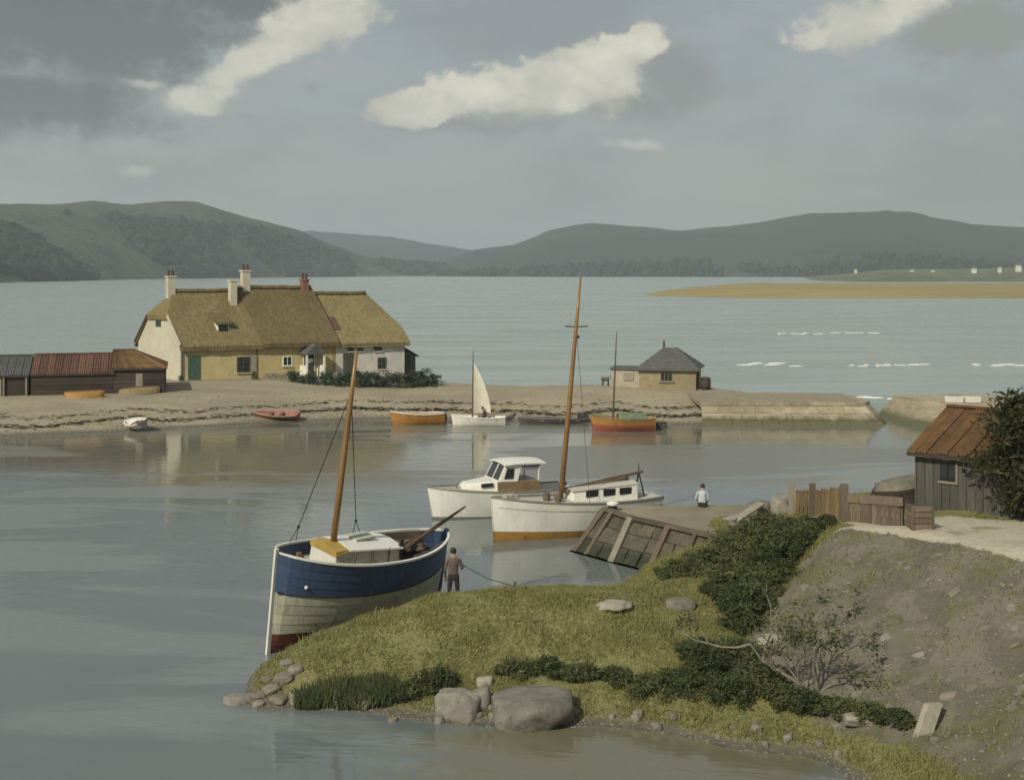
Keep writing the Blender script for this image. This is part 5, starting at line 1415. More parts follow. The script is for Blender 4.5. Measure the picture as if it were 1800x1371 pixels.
for i in range(4): MB().box(p + Vector((0, -.31, .09 + i * .17)), (.62, .03, .15), 0).build('slat', M_fence_brown, o)
for i in range(4): MB().box(p + Vector((-.30, 0, .09 + i * .17)), (.03, .58, .15), 0).build('slat', M_fence_brown, o)
MB().box(p + up(.34), (.54, .54, .62)).build('inner_box', M_tar, o); MB().box(p + Vector((.29, -.33, .34)), (.07, .05, .68)).build('corner', M_post, o); MB().box(p + Vector((-.29, -.33, .34)), (.07, .05, .68)).build('corner', M_post, o)

# ------------------------------------------------------------------ rusty roofed shed by the path
sc = P(1612, 896, d=41.7); e0, e1 = Vector((P(1612, 896, d=41.7).x, 41.7, 0)), Vector((P(1760, 905, d=39.9).x, 39.9, 0))
su = (e1 - e0).normalized(); sv = Vector((-su.y, su.x, 0)); gz0 = gz(e0.x, e0.y)
sf = Frame((e0.x, e0.y, gz0), su, sv)
zw = H - (790 - HY) * 41.7 / F - gz0
rs_ = thing('net_store', 'dark boarded shed with a streaked rusty iron roof above the path', 'shed', sf(0, 0))
SLn = 4.3
shed(rs_, sf, SLn, 5.2, zw, zw + 1.12, M_greyboard, M_rust, 14, vertical=True, nboard=16, over=.24, base=-.8, ridge_t=2.9, gap=[(.78, 1.30, zw - .95, zw - .35)])
wf = MB().obox(sf(.72, -.06, zw - .98), su * .62, sv * .05, up(.08)).build('window', M_bleached, rs_)
MB().obox(sf(.76, -.03, zw - .90), su * .26, sv * .04, up(.56)).build('pane', M_darkpane, wf); MB().obox(sf(1.04, -.03, zw - .90), su * .24, sv * .04, up(.56)).build('pane', M_darkpane, wf)
MB().obox(sf(1.29, -.07, zw - .98), su * .06, sv * .06, up(.70)).build('jamb', M_bleached, wf)

# old hull stored keel up behind the fence
p = P(1576, 872, d=42.6); p.z = gz(p.x, p.y); r = thing('upturned_boat', 'dark tarred boat stored keel up between fence and shed', 'boat', p)
top = H - (838 - HY) * p.y / F - p.z
b = Boat((p.x - .85, p.y - .55), (p.x + 1.0, p.y + .9), p.z, 2.35, 1.7, lambda t: -.02, lambda t: top - .12 * (1 - t), 'transom', rake=0, pbow=.6, pmid=.36, pstern=.36, fine=.4)
for i in range(6):
    for sd in (1, -1): b.band(i / 6, (i + 1) / 6, sd, 12, 2, .015, .02).build('strake', M_tar if i > 1 else M_stone, r)
b.transom().build('transom', M_tar, r)

# ------------------------------------------------------------------ rocks on the near shore
for i, (px, py, w, h, lab) in enumerate(((935, 1256, 2.35, .60, 'broad grey boulder, the largest on the shore below the bank'), (806, 1248, 1.30, .55, 'grey boulder with a squarish top beside the largest shore boulder'),
        (846, 1242, .7, .48, 'dark boulder wedged between the two big shore boulders'), (420, 1240, .95, .30, 'flat grey rock in the water off the tip of the bank'), (852, 1206, .5, .22, 'small pale stone on top of the dark undercut bank'))):
    g = hit(px, py) if px != 418 else P(px, py, z=0)
    rock(px, py, w, h, lab, None, M_palestone if i == 4 else M_rock, ground=g, seed=i + 3, rz=(.1, -.3, .5, .1, .2)[i], dep=w * (.34 if i < 3 else .3))
tip = [(455, 1226, .35), (478, 1214, .42), (500, 1196, .50), (520, 1180, .38), (490, 1232, .40), (530, 1228, .55), (560, 1216, .45), (585, 1206, .35), (470, 1196, .3), (505, 1168, .36), (600, 1236, .4), (640, 1240, .45), (455, 1240, .3)]
for i, (px, py, w) in enumerate(tip):
    rock(px, py, w * 1.3, w * .36, 'brown stone at the waterline round the tip of the bank', 'stones round the tip of the bank', M_stone, seed=60 + i, rz=i * .7)
for i in range(34):
    px = random.choice([random.uniform(690, 1060), random.uniform(1060, 1500)]); py = 1262 + max(0, px - 1050) * .13 + random.uniform(-16, 14)
    w = random.uniform(.12, .34); rock(px, py, w, w * .55, 'small stone scattered along the shore grass', 'small stones along the near shore', random.choice([M_rock, M_stone, M_stone]), seed=80 + i, rz=i)
rock(1077, 1068, 1.25, .16, 'flat pale slab lying in the grass on top of the bank', None, M_palestone, seed=120, dep=.38, zsink=.25, name='stone_slab')
rock(1195, 1066, 1.0, .22, 'flat dark slab in the grass below the brambles', None, M_stone, seed=121, dep=.3, name='stone_slab')
rock(1520, 1266, 1.15, .18, 'pale slab at the water side foot of the stony slope', None, M_palestone, seed=122, dep=.25, name='stone_slab')
for i, (px, py) in enumerate(((1622, 1300), (1655, 1255))):
    pass
pg = hit(1632, 1296); o = MB().obox(pg + Vector((-.34, -.05, -.25)), (.36, .1, 0), (-.05, .16, 0), (.42, .30, .85)).build('leaning_stone', M_palestone, loc=pg); tag(o, 'pale upright stone leaning at the foot of the stony slope', 'stone')

# stones bedded in the slope: pieces of the ground
SX, SY = NG[0], NG[1]
cnt = 0; tries = 0
while cnt < 60 and tries < 3000:
    tries += 1
    px, py = random.uniform(1300, 1800), random.uniform(955, 1330); g = hit(px, py)
    if poly_mask(np.array([[g.x]]), np.array([[g.y]]), BANK, .2)[0, 0] < .9: continue
    e = .25; n_ = Vector((-(gz(g.x + e, g.y) - gz(g.x - e, g.y)) / (2 * e), -(gz(g.x, g.y + e) - gz(g.x, g.y - e)) / (2 * e), 1)).normalized()
    w, l, th_ = random.uniform(.12, .42), random.uniform(.10, .30), random.uniform(.03, .10)
    if random.random() < .6: w *= .5; l *= .5
    ax = Vector((1, 0, 0)) - n_ * n_.x; ax.normalize(); q = Matrix.Rotation(random.uniform(-.5, .5), 3, n_); ax = q @ ax; bx = n_.cross(ax)
    k = [random.uniform(.75, 1.1) for _ in range(8)]
    base_ = [(-1, -1), (0, -1.15), (1, -.9), (1.15, 0), (1, 1), (.1, 1.1), (-1, .95), (-1.1, .1)]
    pts = [g + ax * (x * w / 2 * kk) + bx * (y * l / 2 * kk) for (x, y), kk in zip(base_, k)]
    mb = MB(); m_ = len(pts); lo = [p_ - n_ * .08 for p_ in pts]; hi = [g + (p_ - g) * .82 + n_ * th_ * .55 for p_ in pts]
    mb.add(lo + hi, [tuple(range(m_, 2 * m_))] + [(i, (i + 1) % m_, m_ + (i + 1) % m_, m_ + i) for i in range(m_)])
    mb.build('stone', random.choice([M_stone, M_rock, M_rock]), near); cnt += 1

# ------------------------------------------------------------------ brambles, shrubs, tree
GB = 'bramble bushes along the foot of the stony slope'
seed = 200
for px, py, r_, h_ in ((1450, 926, .42, .34), (1430, 942, .55, .5), (1412, 960, .7, .7), (1392, 978, .75, .85), (1370, 1008, .8, 1.05), (1348, 1040, .7, .7), (1326, 1074, .7, .75), (1306, 1104, .65, .7), (1412, 926, .45, .34), (1392, 942, .6, .5), (1352, 985, .7, .95), (1322, 1030, .8, .62), (1295, 1070, .7, .7), (1268, 1050, .6, .55)):
    bush(hit(px, py), r_, h_, 'dense dark bramble in the diagonal hedge beside the stony slope', 'dark brambles beside the stony slope', L_mid if seed % 3 == 1 else L_bramble, 4600, .047, 'bramble_bush', 'bush', seed); seed += 1
for px, py, r_, h_ in ((1345, 930, .85, .5), (1308, 950, .9, .5), (1278, 972, .9, .5), (1244, 990, .8, .42), (1212, 1004, .8, .35), (1178, 1012, .6, .25), (1310, 1000, .9, .5), (1270, 1018, .85, .42)):
    bush(hit(px, py), r_, h_, 'mid green low shrub on the slope above the quay', 'low green shrubs above the quay', L_mid, 4000, .045, 'low_shrub', 'shrub', seed); seed += 1
for px, py, r_, h_ in ((1300, 1165, .75, .6), (1250, 1190, .8, .5), (1335, 1205, .7, .55), (1200, 1205, .8, .42), (1150, 1215, .7, .4), (1285, 1225, .7, .45), (1375, 1232, .6, .45), (1420, 1245, .55, .42), (1470, 1252, .5, .35), (1235, 1150, .7, .4), (1530, 1262, .4, .3), (1575, 1275, .4, .3)):
    bush(hit(px, py), r_, h_, 'green bramble bush at the foot of the stony slope', GB, L_bramble if seed % 2 else L_mid, 3600, .045, 'bramble_bush', 'bush', seed); seed += 1
for px, py, r_, h_ in ((1080, 1196, .6, .26), (1015, 1190, .55, .36), (960, 1184, .6, .40), (905, 1186, .5, .36), (770, 1206, .55, .5), (728, 1220, .45, .42), (700, 1232, .35, .36)):
    bush(hit(px, py), r_, h_, 'dark bush under the edge of the grass bank behind the boulders', 'dark bushes under the bank edge', L_mid if seed % 2 else L_bramble, 2600, .043, 'low_shrub', 'shrub', seed); seed += 1


def reed_clump(px, py, r_, h_, n, label, group, m, seed):
    rnd = np.random.default_rng(seed); g = hit(px, py); root = thing('reed_clump', label, 'reeds', g, group); v = []; f = []
    for i in range(n):
        a, q = rnd.uniform(0, 6.28), r_ * math.sqrt(rnd.uniform()); x, y = g.x + q * math.cos(a), g.y + q * .6 * math.sin(a); z = gz(x, y) - .03
        l = h_ * rnd.uniform(.55, 1.1); lean = rnd.normal(0, .22, 2) * l; w = rnd.uniform(.012, .024); wx = rnd.uniform(-1, 1)
        k = len(v); v += [(x - w * wx, y - w, z), (x + w * wx, y + w, z), (x + lean[0] * .45 + w, y + lean[1] * .45, z + l * .6), (x + lean[0] * .45 - w, y + lean[1] * .45, z + l * .6), (x + lean[0], y + lean[1], z + l)]
        f += [(k, k + 1, k + 2, k + 3), (k + 3, k + 2, k + 4)]
    mb = MB(); mb.v, mb.f = v, f; mb.build('blades', m, root, fix=False)
for i, (px, py) in enumerate(((548, 1238), (580, 1236), (612, 1238), (645, 1238), (675, 1232), (655, 1222), (620, 1225))):
    reed_clump(px, py, .45, .48 + .12 * (i % 3 == 1), 420, 'dark green reed clump at the water edge of the bank', 'reeds along the water edge', L_mid if i % 2 else L_bramble, 400 + i)
for i, (px, py) in enumerate(((880, 1026), (850, 1028))):
    reed_clump(px, py, .30, .36, 160, 'small grey green tuft on the crest where the rope ends', 'tufts by the rope end', L_olive, 430 + i)


def bare_shrub():
    rnd = random.Random(12); base = hit(1438, 1222); root = thing('straggly_shrub', 'straggly half bare shrub with pale crooked branches on the stony slope', 'shrub', base)
    tips = []; mb = MB()
    def grow(p, d, l, r_, lev):
        pts = [p]; q = p
        for i in range(4):
            d = (d + Vector((rnd.gauss(0, .22), rnd.gauss(0, .18), rnd.gauss(.05, .16)))).normalized(); q = q + d * l / 4; pts.append(q)
            q.z = max(q.z, gz(q.x, q.y) + .06)
            if lev < 3 and i >= 1 and rnd.random() < .85: grow(q.copy(), (d + Vector((rnd.gauss(0, .7), rnd.gauss(0, .5), rnd.gauss(.15, .5)))).normalized(), l * rnd.uniform(.45, .65), r_ * .55, lev + 1)
        mb.tube(pts, [r_ * (1 - .16 * i) for i in range(5)], 6)
        if lev >= 2: tips.extend([pts[-1], pts[-2]])
    for d, l, r_ in (((-.72, -.15, .62), 2.1, .055), ((.30, -.1, .90), 1.45, .04), ((-.35, -.2, .85), 1.5, .04), ((-.9, -.1, .30), 1.3, .035), ((.75, -.1, .55), 1.1, .03)):
        grow(base + up(-.05), Vector(d).normalized(), l, r_, 0)
    mb.build('branches', M_bleached if False else mat('grey_bark', (.27, .245, .20), (.18, .16, .13), 6, .95, .5), root)
    rn = np.random.default_rng(3); v, f = leaves(None, None, [tuple(t_) for t_ in tips], 1500, (.10, .10, .09), .055, rn); leaf_mesh('foliage', v, f, L_bramble, root)
bare_shrub()
p = hit(1352, 1136); rock(1352, 1130, .75, .32, 'pale boulder half hidden behind the straggly shrub', None, M_palestone, ground=p, seed=141)


def tree(base, h, crown, label, leafm, n, seed, size=.085):
    rnd = np.random.default_rng(seed); root = thing('evergreen_tree', label, 'tree', base); mb = MB(); cs = []
    top = base + up(h * .75) + Vector((.2, 0, 0)); mb.tube([base + up(-.4), base.lerp(top, .4) + Vector((.12, 0, 0)), top], [.20, .15, .07], 9); lm = MB()
    for i in range(26):
        a = rnd.uniform(0, 6.283); e = rnd.uniform(.12, 1.0); st_ = base.lerp(top, rnd.uniform(.2, .95)); k = math.sin(min(1, e * 1.1) * math.pi) * .45 + .6
        c = Vector((base.x + crown[0] * k * math.cos(a) * rnd.uniform(.5, 1), base.y + crown[1] * k * math.sin(a) * rnd.uniform(.5, 1), base.z + h * e))
        lm.tube([st_, st_.lerp(c, .5) + up(-.1), c], [.05, .03, .012], 5)
        for q in range(4): cs.append(tuple(c + Vector((rnd.normal() * .34, rnd.normal() * .34, rnd.normal() * .26))))
    mb.build('trunk', M_bark, root); lm.build('limb', M_bark, root, kind='stuff')
    v, f = leaves(None, None, cs, n, (.24, .24, .19), size, rnd); leaf_mesh('crown', v, f, leafm, root)
tb = Vector((P(1800, 880, d=38.6).x, 38.6, 0)); tb.z = gz(tb.x, tb.y)
tree(tb + Vector((.62, 0, 0)), 3.6, (1.15, 1.1), 'dark evergreen tree crowding the end of the rusty roofed shed', L_tree, 17000, 9)
for i, (px, py, r_, h_) in enumerate(((1668, 893, .5, .35), (1705, 893, .55, .42), (1742, 890, .6, .5), (1772, 900, .6, .4))):
    bush(hit(px, py), r_, h_, 'yellow green weeds growing along the foot of the net shed wall', 'weeds below the net shed', L_olive, 1300, .055, 'weed_clump', 'weeds', 460 + i, clumps=30)


# ------------------------------------------------------------------ grass
def grass():
    X, Y, Z, bank, path, *_ = NG; rnd = np.random.default_rng(77); N = 85000
    x = rnd.uniform(-7.5, 14.5, N * 4); y = rnd.uniform(25.0, 51.0, N * 4)
    ix = ((x - X[0, 0]) / (X[0, 1] - X[0, 0])); iy = ((y - Y[0, 0]) / (Y[1, 0] - Y[0, 0])); i, j = ix.astype(int), iy.astype(int); u, v = ix - i, iy - j
    z = Z[j, i] * (1 - u) * (1 - v) + Z[j, i + 1] * u * (1 - v) + Z[j + 1, i] * (1 - u) * v + Z[j + 1, i + 1] * u * v
    pat = np.array([noise.noise((a * .55, b * .55, 9)) for a, b in zip(x, y)])
    keep = (pat > -.30 + .22 * rnd.uniform(-1, 1, x.size)) & (z > .12) & (path[j, i] < .35) & (rnd.uniform(0, 1, x.size) < np.where(bank[j, i] > .5, .10, 1.0))
    x, y, z = x[keep][:N], y[keep][:N], z[keep][:N]; n = x.size
    cl = np.array([noise.noise((a * 1.1, b * 1.1, 4)) for a, b in zip(x, y)])
    vs = []; h = .045 + .075 * np.clip(.4 + cl, 0, 1) * rnd.uniform(.5, 1.4, n) + .12 * (rnd.uniform(0, 1, n) > .975) * (cl > -.1)
    for k in range(2):
        a = rnd.uniform(0, 6.283, n); w = .016 + .01 * rnd.uniform(0, 1, n); lx, ly = rnd.normal(0, .45, n) * h, rnd.normal(0, .45, n) * h
        ox, oy = rnd.normal(0, .03, n), rnd.normal(0, .03, n)
        A = np.stack([x + ox - w * np.cos(a), y + oy - w * np.sin(a), z - .02], 1); B = np.stack([x + ox + w * np.cos(a), y + oy + w * np.sin(a), z - .02], 1); C = np.stack([x + ox + lx, y + oy + ly, z + h], 1)
        vs.append(np.stack([A, B, C], 1).reshape(-1, 3))
    v = np.concatenate(vs); f = np.arange(len(v)).reshape(-1, 3)
    o = leaf_mesh('grass', v, f, L_grass, None, (0, 0, 0)); tag(o, 'short olive grass covering the near bank', 'grass', kind='stuff')
grass()


# ------------------------------------------------------------------ pebbles, shingle and weed: far too many to count
def pebbles(name, label, pts, smin, smax, m, cat='pebbles'):
    V_, F_ = [], []; rnd = random.Random(len(pts)); base_ = [(1, 0, 0), (.3, .95, 0), (-.8, .6, 0), (-.8, -.6, 0), (.3, -.95, 0)]
    for p in pts:
        s_ = smin + (smax - smin) * rnd.random() ** 2.5; a = rnd.uniform(0, 6.28); c, sn = math.cos(a), math.sin(a); b0 = len(V_); k = rnd.uniform(.6, 1)
        for h_, q in ((-.4, 1.0), (.45, .62)):
            for (x, y, z) in base_: V_.append((p[0] + s_ * q * (x * c - y * k * sn), p[1] + s_ * q * (x * sn + y * k * c), p[2] + s_ * .55 * h_))
        F_ += [(b0 + i, b0 + (i + 1) % 5, b0 + 5 + (i + 1) % 5, b0 + 5 + i) for i in range(5)] + [tuple(b0 + 5 + i for i in range(5))]
    mb = MB(); mb.v, mb.f = V_, F_; o = mb.build(name, m, loc=(0, 0, 0), kind='stuff', fix=False); o['label'] = label; o['category'] = cat


M_peb = bpy.data.materials.new('mixed_pebbles'); M_peb.use_nodes = True; _n = NT(M_peb.node_tree)
_g = _n.new('ShaderNodeNewGeometry'); _c = _n.mix(_g.outputs['Random Per Island'], (.11, .098, .08), (.225, .20, .162)); _n.link(_c, _n.n['Principled BSDF'].inputs['Base Color']); _n.n['Principled BSDF'].inputs['Roughness'].default_value = .9
pts = []; rp = random.Random(4)
while len(pts) < 3400:
    x, y = rp.uniform(6.2, 14), rp.uniform(24, 38.6)
    if rp.random() > .45 + .9 * noise.noise((x * .8, y * .8, 6)): continue
    i_, j_ = int((x - NG[5]) / (NG[0][0, 1] - NG[0][0, 0])), int((y - NG[6]) / (NG[1][1, 0] - NG[1][0, 0]))
    if NG[3][j_, i_] > .6: pts.append((x, y, gz(x, y)))
pebbles('rubble', 'loose small stones and crumbs of earth on the stony slope', pts, .012, .075, M_peb)
pts = []
while len(pts) < 2600:
    x, y = rp.uniform(-7.5, 9), rp.uniform(27.5, 36); z = gz(x, y)
    if -.03 < z < .16 + .1 * rp.random(): pts.append((x, y, z))
pebbles('shingle', 'small shingle along the near waterline', pts, .012, .06, M_peb)
pts = []
while len(pts) < 9000:
    x = rp.uniform(-42, 24); a_ = rp.expovariate(1 / 3.0); y = lerp(FRONT, x) + a_ - .2
    if y < 112 and noise.noise((x * .25, y * .5, 2)) > rp.uniform(-.5, .5): pts.append((x, y, hz(x, y)))
pebbles('shingle', 'shingle scattered over the headland beach', pts, .02, .12, M_peb)
M_weed = mat('sea_weed', (.055, .05, .028), (.035, .034, .02), 6, .7, .3)
V_, F_ = [], []
for i in range(2600):
    x = rp.uniform(-42, 14); y = lerp(FRONT, x) + 2.6 + 1.6 * noise.noise((x * .2, 0, 4)) + rp.gauss(0, .28) + (2.2 if rp.random() < .25 else 0); z = hz(x, y) + .02; a = rp.uniform(-.5, .5); l = rp.uniform(.08, .38); w = rp.uniform(.02, .06); b0 = len(V_)
    V_ += [(x - l * math.cos(a), y - l * math.sin(a), z), (x, y - w, z + .03), (x + l * math.cos(a), y + l * math.sin(a), z), (x, y + w, z + .03)]; F_.append((b0, b0 + 1, b0 + 2, b0 + 3))
mb = MB(); mb.v, mb.f = V_, F_; o = mb.build('seaweed', M_weed, loc=(0, 0, 0), kind='stuff', fix=False); o['label'] = 'dark strand line of seaweed along the beach'; o['category'] = 'seaweed'

# ------------------------------------------------------------------ people
def person(name, label, loc, rz, pose, mats, rope_hand=None):
    """one continuous skinned body; pose gives joints in body axes (x right, y forward, z up)"""
    J, R, E = [], [], []
    idx = {}
    def jt(n, p, r, par=None):
        idx[n] = len(J); J.append(Vector(p)); R.append(r)
        if par is not None: E.append((idx[par], idx[n]))
    p = pose
    jt('pelvis', p['pelvis'], (.155, .115)); jt('waist', p['waist'], (.145, .105), 'pelvis'); jt('chest', p['chest'], (.175, .12), 'waist'); jt('upper', p['upper'], (.14, .10), 'chest'); jt('neck', p['neck'], (.058, .058), 'upper')
    hd = p['head']; jt('jaw', hd - p['headup'] * .07 + p['fwd'] * .015, (.068, .075), 'neck'); jt('skull', hd + p['headup'] * .03, (.082, .10), 'jaw'); jt('crown', hd + p['headup'] * .095, (.058, .066), 'skull')
    for sd, s in ((-1, 'l'), (1, 'r')):
        jt('sh' + s, p['sh' + s], (.068, .066), 'upper'); jt('el' + s, p['el' + s], (.048, .048), 'sh' + s); jt('wr' + s, p['wr' + s], (.032, .032), 'el' + s)
        d = (p['wr' + s] - p['el' + s]).normalized(); palm = p['wr' + s] + d * .075; jt('pa' + s, palm, (.038, .024), 'wr' + s)
        side = d.cross(Vector((0, 1, .2))).normalized()
        for k in range(4):
            o = side * (k - 1.5) * .022; l = (.075, .088, .082, .062)[k]; f1 = palm + o + d * .045; f2 = f1 + (d + Vector((0, .5, 0))).normalized() * l * .55
            jt('f%d%s' % (k, s), f1, (.0105, .0105), 'pa' + s); jt('g%d%s' % (k, s), f2, (.0085, .0085), 'f%d%s' % (k, s))
        t1 = palm - d * .03 + side * -.045 * sd + Vector((0, .02, 0)); jt('th' + s, t1, (.0125, .0125), 'wr' + s); jt('tt' + s, t1 + d * .045 + side * -.012 * sd, (.010, .010), 'th' + s)
        jt('hip' + s, p['hip' + s], (.098, .098), 'pelvis'); jt('kn' + s, p['kn' + s], (.064, .064), 'hip' + s); jt('an' + s, p['an' + s], (.045, .045), 'kn' + s); jt('to' + s, p['to' + s], (.045, .034), 'an' + s)
    me = bpy.data.meshes.new(name); me.from_pydata([tuple(q) for q in J], E, []); me.update()
    o = bpy.data.objects.new(name, me); COL.objects.link(o)
    sk = o.modifiers.new('skin', 'SKIN'); sk.use_smooth_shade = True
    for i, sv_ in enumerate(me.skin_vertices[0].data): sv_.radius = R[i]; sv_.use_root = (i == 0)
    ss_ = o.modifiers.new('sub', 'SUBSURF'); ss_.levels = 2; ss_.render_levels = 2
    dg = bpy.context.evaluated_depsgraph_get(); ev = o.evaluated_get(dg); nm = bpy.data.meshes.new_from_object(ev)
    bpy.data.objects.remove(o); bpy.data.meshes.remove(me)
    bm = bmesh.new(); bm.from_mesh(nm)
    fwd, hu = p['fwd'], p['headup']; rt = fwd.cross(hu)
    def lump(c, rad):
        mb = MB().ball(c, rad, 2); vs = [bm.verts.new(v) for v in mb.v]
        for f in mb.f: bm.faces.new([vs[i] for i in f])
    lump(hd + fwd * .105 - hu * .005, (.016, .02, .024))                       # nose
    for sd in (-1, 1): lump(hd + rt * sd * .083, (.012, .022, .032)); lump(hd + rt * sd * .032 + fwd * .088 + hu * .022, (.014, .010, .010))
    lump(hd + fwd * .092 - hu * .045, (.024, .008, .007))                      # mouth
    bm.to_mesh(nm); bm.free()
    for m in mats: nm.materials.append(m)
    wz = p['pelvis'].z + .06
    segs = [('sk', hd, .15), ]
    for f in nm.polygons:
        c = f.center; mi = 1
        dist = lambda a, b: (c - (a + (b - a) * max(0, min(1, (c - a).dot(b - a) / (b - a).length_squared)))).length
        legs = min([dist(p['hip' + s], p['kn' + s]) for s in 'lr'] + [dist(p['kn' + s], p['an' + s]) for s in 'lr']); feet = min(dist(p['an' + s] + Vector((0, 0, -.02)), p['to' + s]) for s in 'lr')
        hands = min((c - (p['wr' + s] + (p['wr' + s] - p['el' + s]).normalized() * .09)).length for s in 'lr'); torso = min(dist(p['pelvis'] + Vector((0, 0, .07)), p['upper']), *[dist(p['sh' + s], p['el' + s]) for s in 'lr'], *[dist(p['el' + s], p['wr' + s]) for s in 'lr'])
        head = (c - hd).length
        if head < .17: mi = 0
        elif hands < .105: mi = 0
        elif feet < .075: mi = 3
        elif legs < torso or (c - p['pelvis']).length < .16 and c.z < wz: mi = 2
        f.material_index = mi; f.use_smooth = True
    ob = bpy.data.objects.new(name, nm); COL.objects.link(ob); ob.location = loc; ob.rotation_euler.z = rz; ORG[ob.name] = Vector((0, 0, 0)); tag(ob, label, 'person')
    # hair as a cap over the back and top of the skull
    hb = MB().ball((0, 0, 0), (.094, .112, .105), 3, .08, 2); vs = []
    kept = []
    for i, v in enumerate(hb.v): vs.append(Vector(v))
    fs = [f for f in hb.f if all((vs[i].z > .035 or vs[i].y < .02) and vs[i].z > -.075 for i in f)]
    mb = MB(); mb.v = [tuple(hd + hu * .035 + rt * v.x + fwd * v.y + hu * v.z) for v in vs]; mb.f = fs
    h_ = mb.build('hair', mats[4], None, loc=(0, 0, 0), smooth=True); h_.parent = ob
    return ob


M_skin = mat('skin', (.42, .25, .17), (.36, .20, .14), 12, .6, .05)
M_hair = mat('dark_hair', (.035, .026, .02), (.025, .02, .016), 20, .7, .3)
M_jersey = mat('brown_jersey', (.15, .115, .095), (.11, .085, .072), 9, .95, .4, spots=(.19, .15, .125), spot_scale=6)
M_trouser = mat('dark_trousers', (.045, .04, .042), (.03, .028, .03), 9, .95, .3)
M_shirt = mat('pale_blue_shirt', (.45, .48, .52), (.36, .39, .44), 9, .9, .3)
M_boot = mat('boots', (.03, .026, .022), (.02, .018, .016), 9, .7, .2)
V = Vector
stand = dict(pelvis=V((0, 0, .96)), waist=V((0, .0, 1.10)), chest=V((0, .0, 1.28)), upper=V((0, -.01, 1.43)), neck=V((0, .01, 1.53)), head=V((0, .04, 1.655)), headup=V((0, .08, 1)).normalized(), fwd=V((0, 1, -.08)).normalized(),
    shl=V((-.19, 0, 1.42)), ell=V((-.25, -.02, 1.14)), wrl=V((-.24, .08, .90)), shr=V((.19, 0, 1.42)), elr=V((.27, .0, 1.15)), wrr=V((.22, .20, 1.22)),
    hipl=V((-.095, 0, .90)), knl=V((-.12, .03, .49)), anl=V((-.13, -.01, .085)), tol=V((-.15, .15, .04)), hipr=V((.095, 0, .90)), knr=V((.13, .06, .49)), anr=V((.15, .02, .085)), tor=V((.19, .18, .04)))
for q in (2,):
    pm = Vector((P(797, 1000, d=39.1).x, 39.1, 0)); pm.z = gz(pm.x, pm.y)
    person('person', 'person in a brown jersey standing by the blue boat holding a rope', pm, .12, stand, [M_skin, M_jersey, M_trouser, M_boot, M_hair])
hand = pm + Vector((.22, .27, 1.24)); ge = P(905, 1021, d=38.0); ge.z = gz(ge.x, ge.y)
o = thing('hauling_rope', 'rope running from the standing person down to the grass crest', 'rope', ge)
MB().tube([pm + V((.16, .26, 1.22)), hand, hand.lerp(ge, .5) + up(-.05), ge + up(.12)], .017, 6).build('line', M_rope, o)
MB().tube([ge + up(-.15), ge + up(.25)], [.05, .045], 7).build('stake', M_post, o)
sit = dict(pelvis=V((0, 0, .12)), waist=V((0, .05, .25)), chest=V((0, .12, .42)), upper=V((0, .17, .56)), neck=V((0, .22, .65)), head=V((0, .28, .765)), headup=V((0, .35, 1)).normalized(), fwd=V((0, 1, -.35)).normalized(),
    shl=V((-.19, .16, .55)), ell=V((-.26, .18, .28)), wrl=V((-.15, .34, .17)), shr=V((.19, .16, .55)), elr=V((.26, .18, .28)), wrr=V((.14, .36, .18)),
    hipl=V((-.10, .05, .10)), knl=V((-.13, .45, .12)), anl=V((-.13, .42, -.28)), tol=V((-.14, .55, -.33)), hipr=V((.10, .05, .10)), knr=V((.13, .45, .12)), anr=V((.14, .44, -.28)), tor=V((.16, .57, -.33)))
sp_ = P(1232, 889.5, z=ZQ); sp_.y -= .28
person('person', 'person in a pale shirt sitting on the far edge of the quay', sp_, -.25, sit, [M_skin, M_shirt, M_trouser, M_boot, M_hair])
bx = bs.loc3(2.35, 0, .52 * .95)
sit2 = {k: (v.copy() if k not in ('anl', 'anr', 'tol', 'tor') else v + V((0, .06, .06))) for k, v in sit.items()}
person('person', 'person in dark clothes sitting in the white sailing dinghy', bx + up(-.08), 1.4, sit2, [M_skin, M_jersey, M_trouser, M_boot, M_hair])

# ------------------------------------------------------------------ foam streaks out on the estuary
M_foam = mat('foam', (.80, .80, .76), (.68, .69, .66), .8, .8, .5, bump_scale=3, bdist=.1)
def wave(px0, px1, py, label, thick=.9, seed=0):
    a, b_ = P(px0, py, z=0), P(px1, py - .5, z=0); L = (b_ - a).length; mb = MB(); rnd = random.Random(seed)
    x = 0.0
    while x < L:
        l = rnd.uniform(.5, 2.6); w = thick * rnd.uniform(.3, 1.0) * (.35 + math.sin(math.pi * min(1, max(0.05, x / L))) * .65); c = a.lerp(b_, min(1, x / L)) + Vector((0, rnd.gauss(0, thick * 1.6), 0)); rows = []
        for j in range(4):
            row = []
            for i in range(7):
                q = i / 6; env = math.sin(math.pi * q) ** .5; yy = (j / 3 - .5) * 2 * w * env
                row.append(c + Vector((l * q, yy + .3 * noise.noise((x + q * 3, j, seed)), .02 + .26 * env * (1 - abs(j / 3 - .5) * 2) * (.6 + .4 * noise.noise((x * 2 + q * 4, j, seed + 3))))))
            rows.append(row)
        mb.grid(rows); x += l * rnd.uniform(.25, 1.2)
    o = mb.build('breaking_wave', M_foam, loc=(0, 0, 0), smooth=True, kind='stuff', fix=False); o['label'] = label; o['category'] = 'wave'; o['group'] = 'breaking waves out on the estuary'
for i, (x0, x1, y) in enumerate(((1290, 1382, 641), (1492, 1615, 643), (1458, 1532, 586), (1362, 1440, 587), (1705, 1815, 642))):
    wave(x0, x1, y, 'thin white streak of breaking wave out on the estuary', 1.1 if y > 600 else 1.0, i)
wave(1510, 1640, 703, 'white surf line outside the harbour mouth', .9, 9)

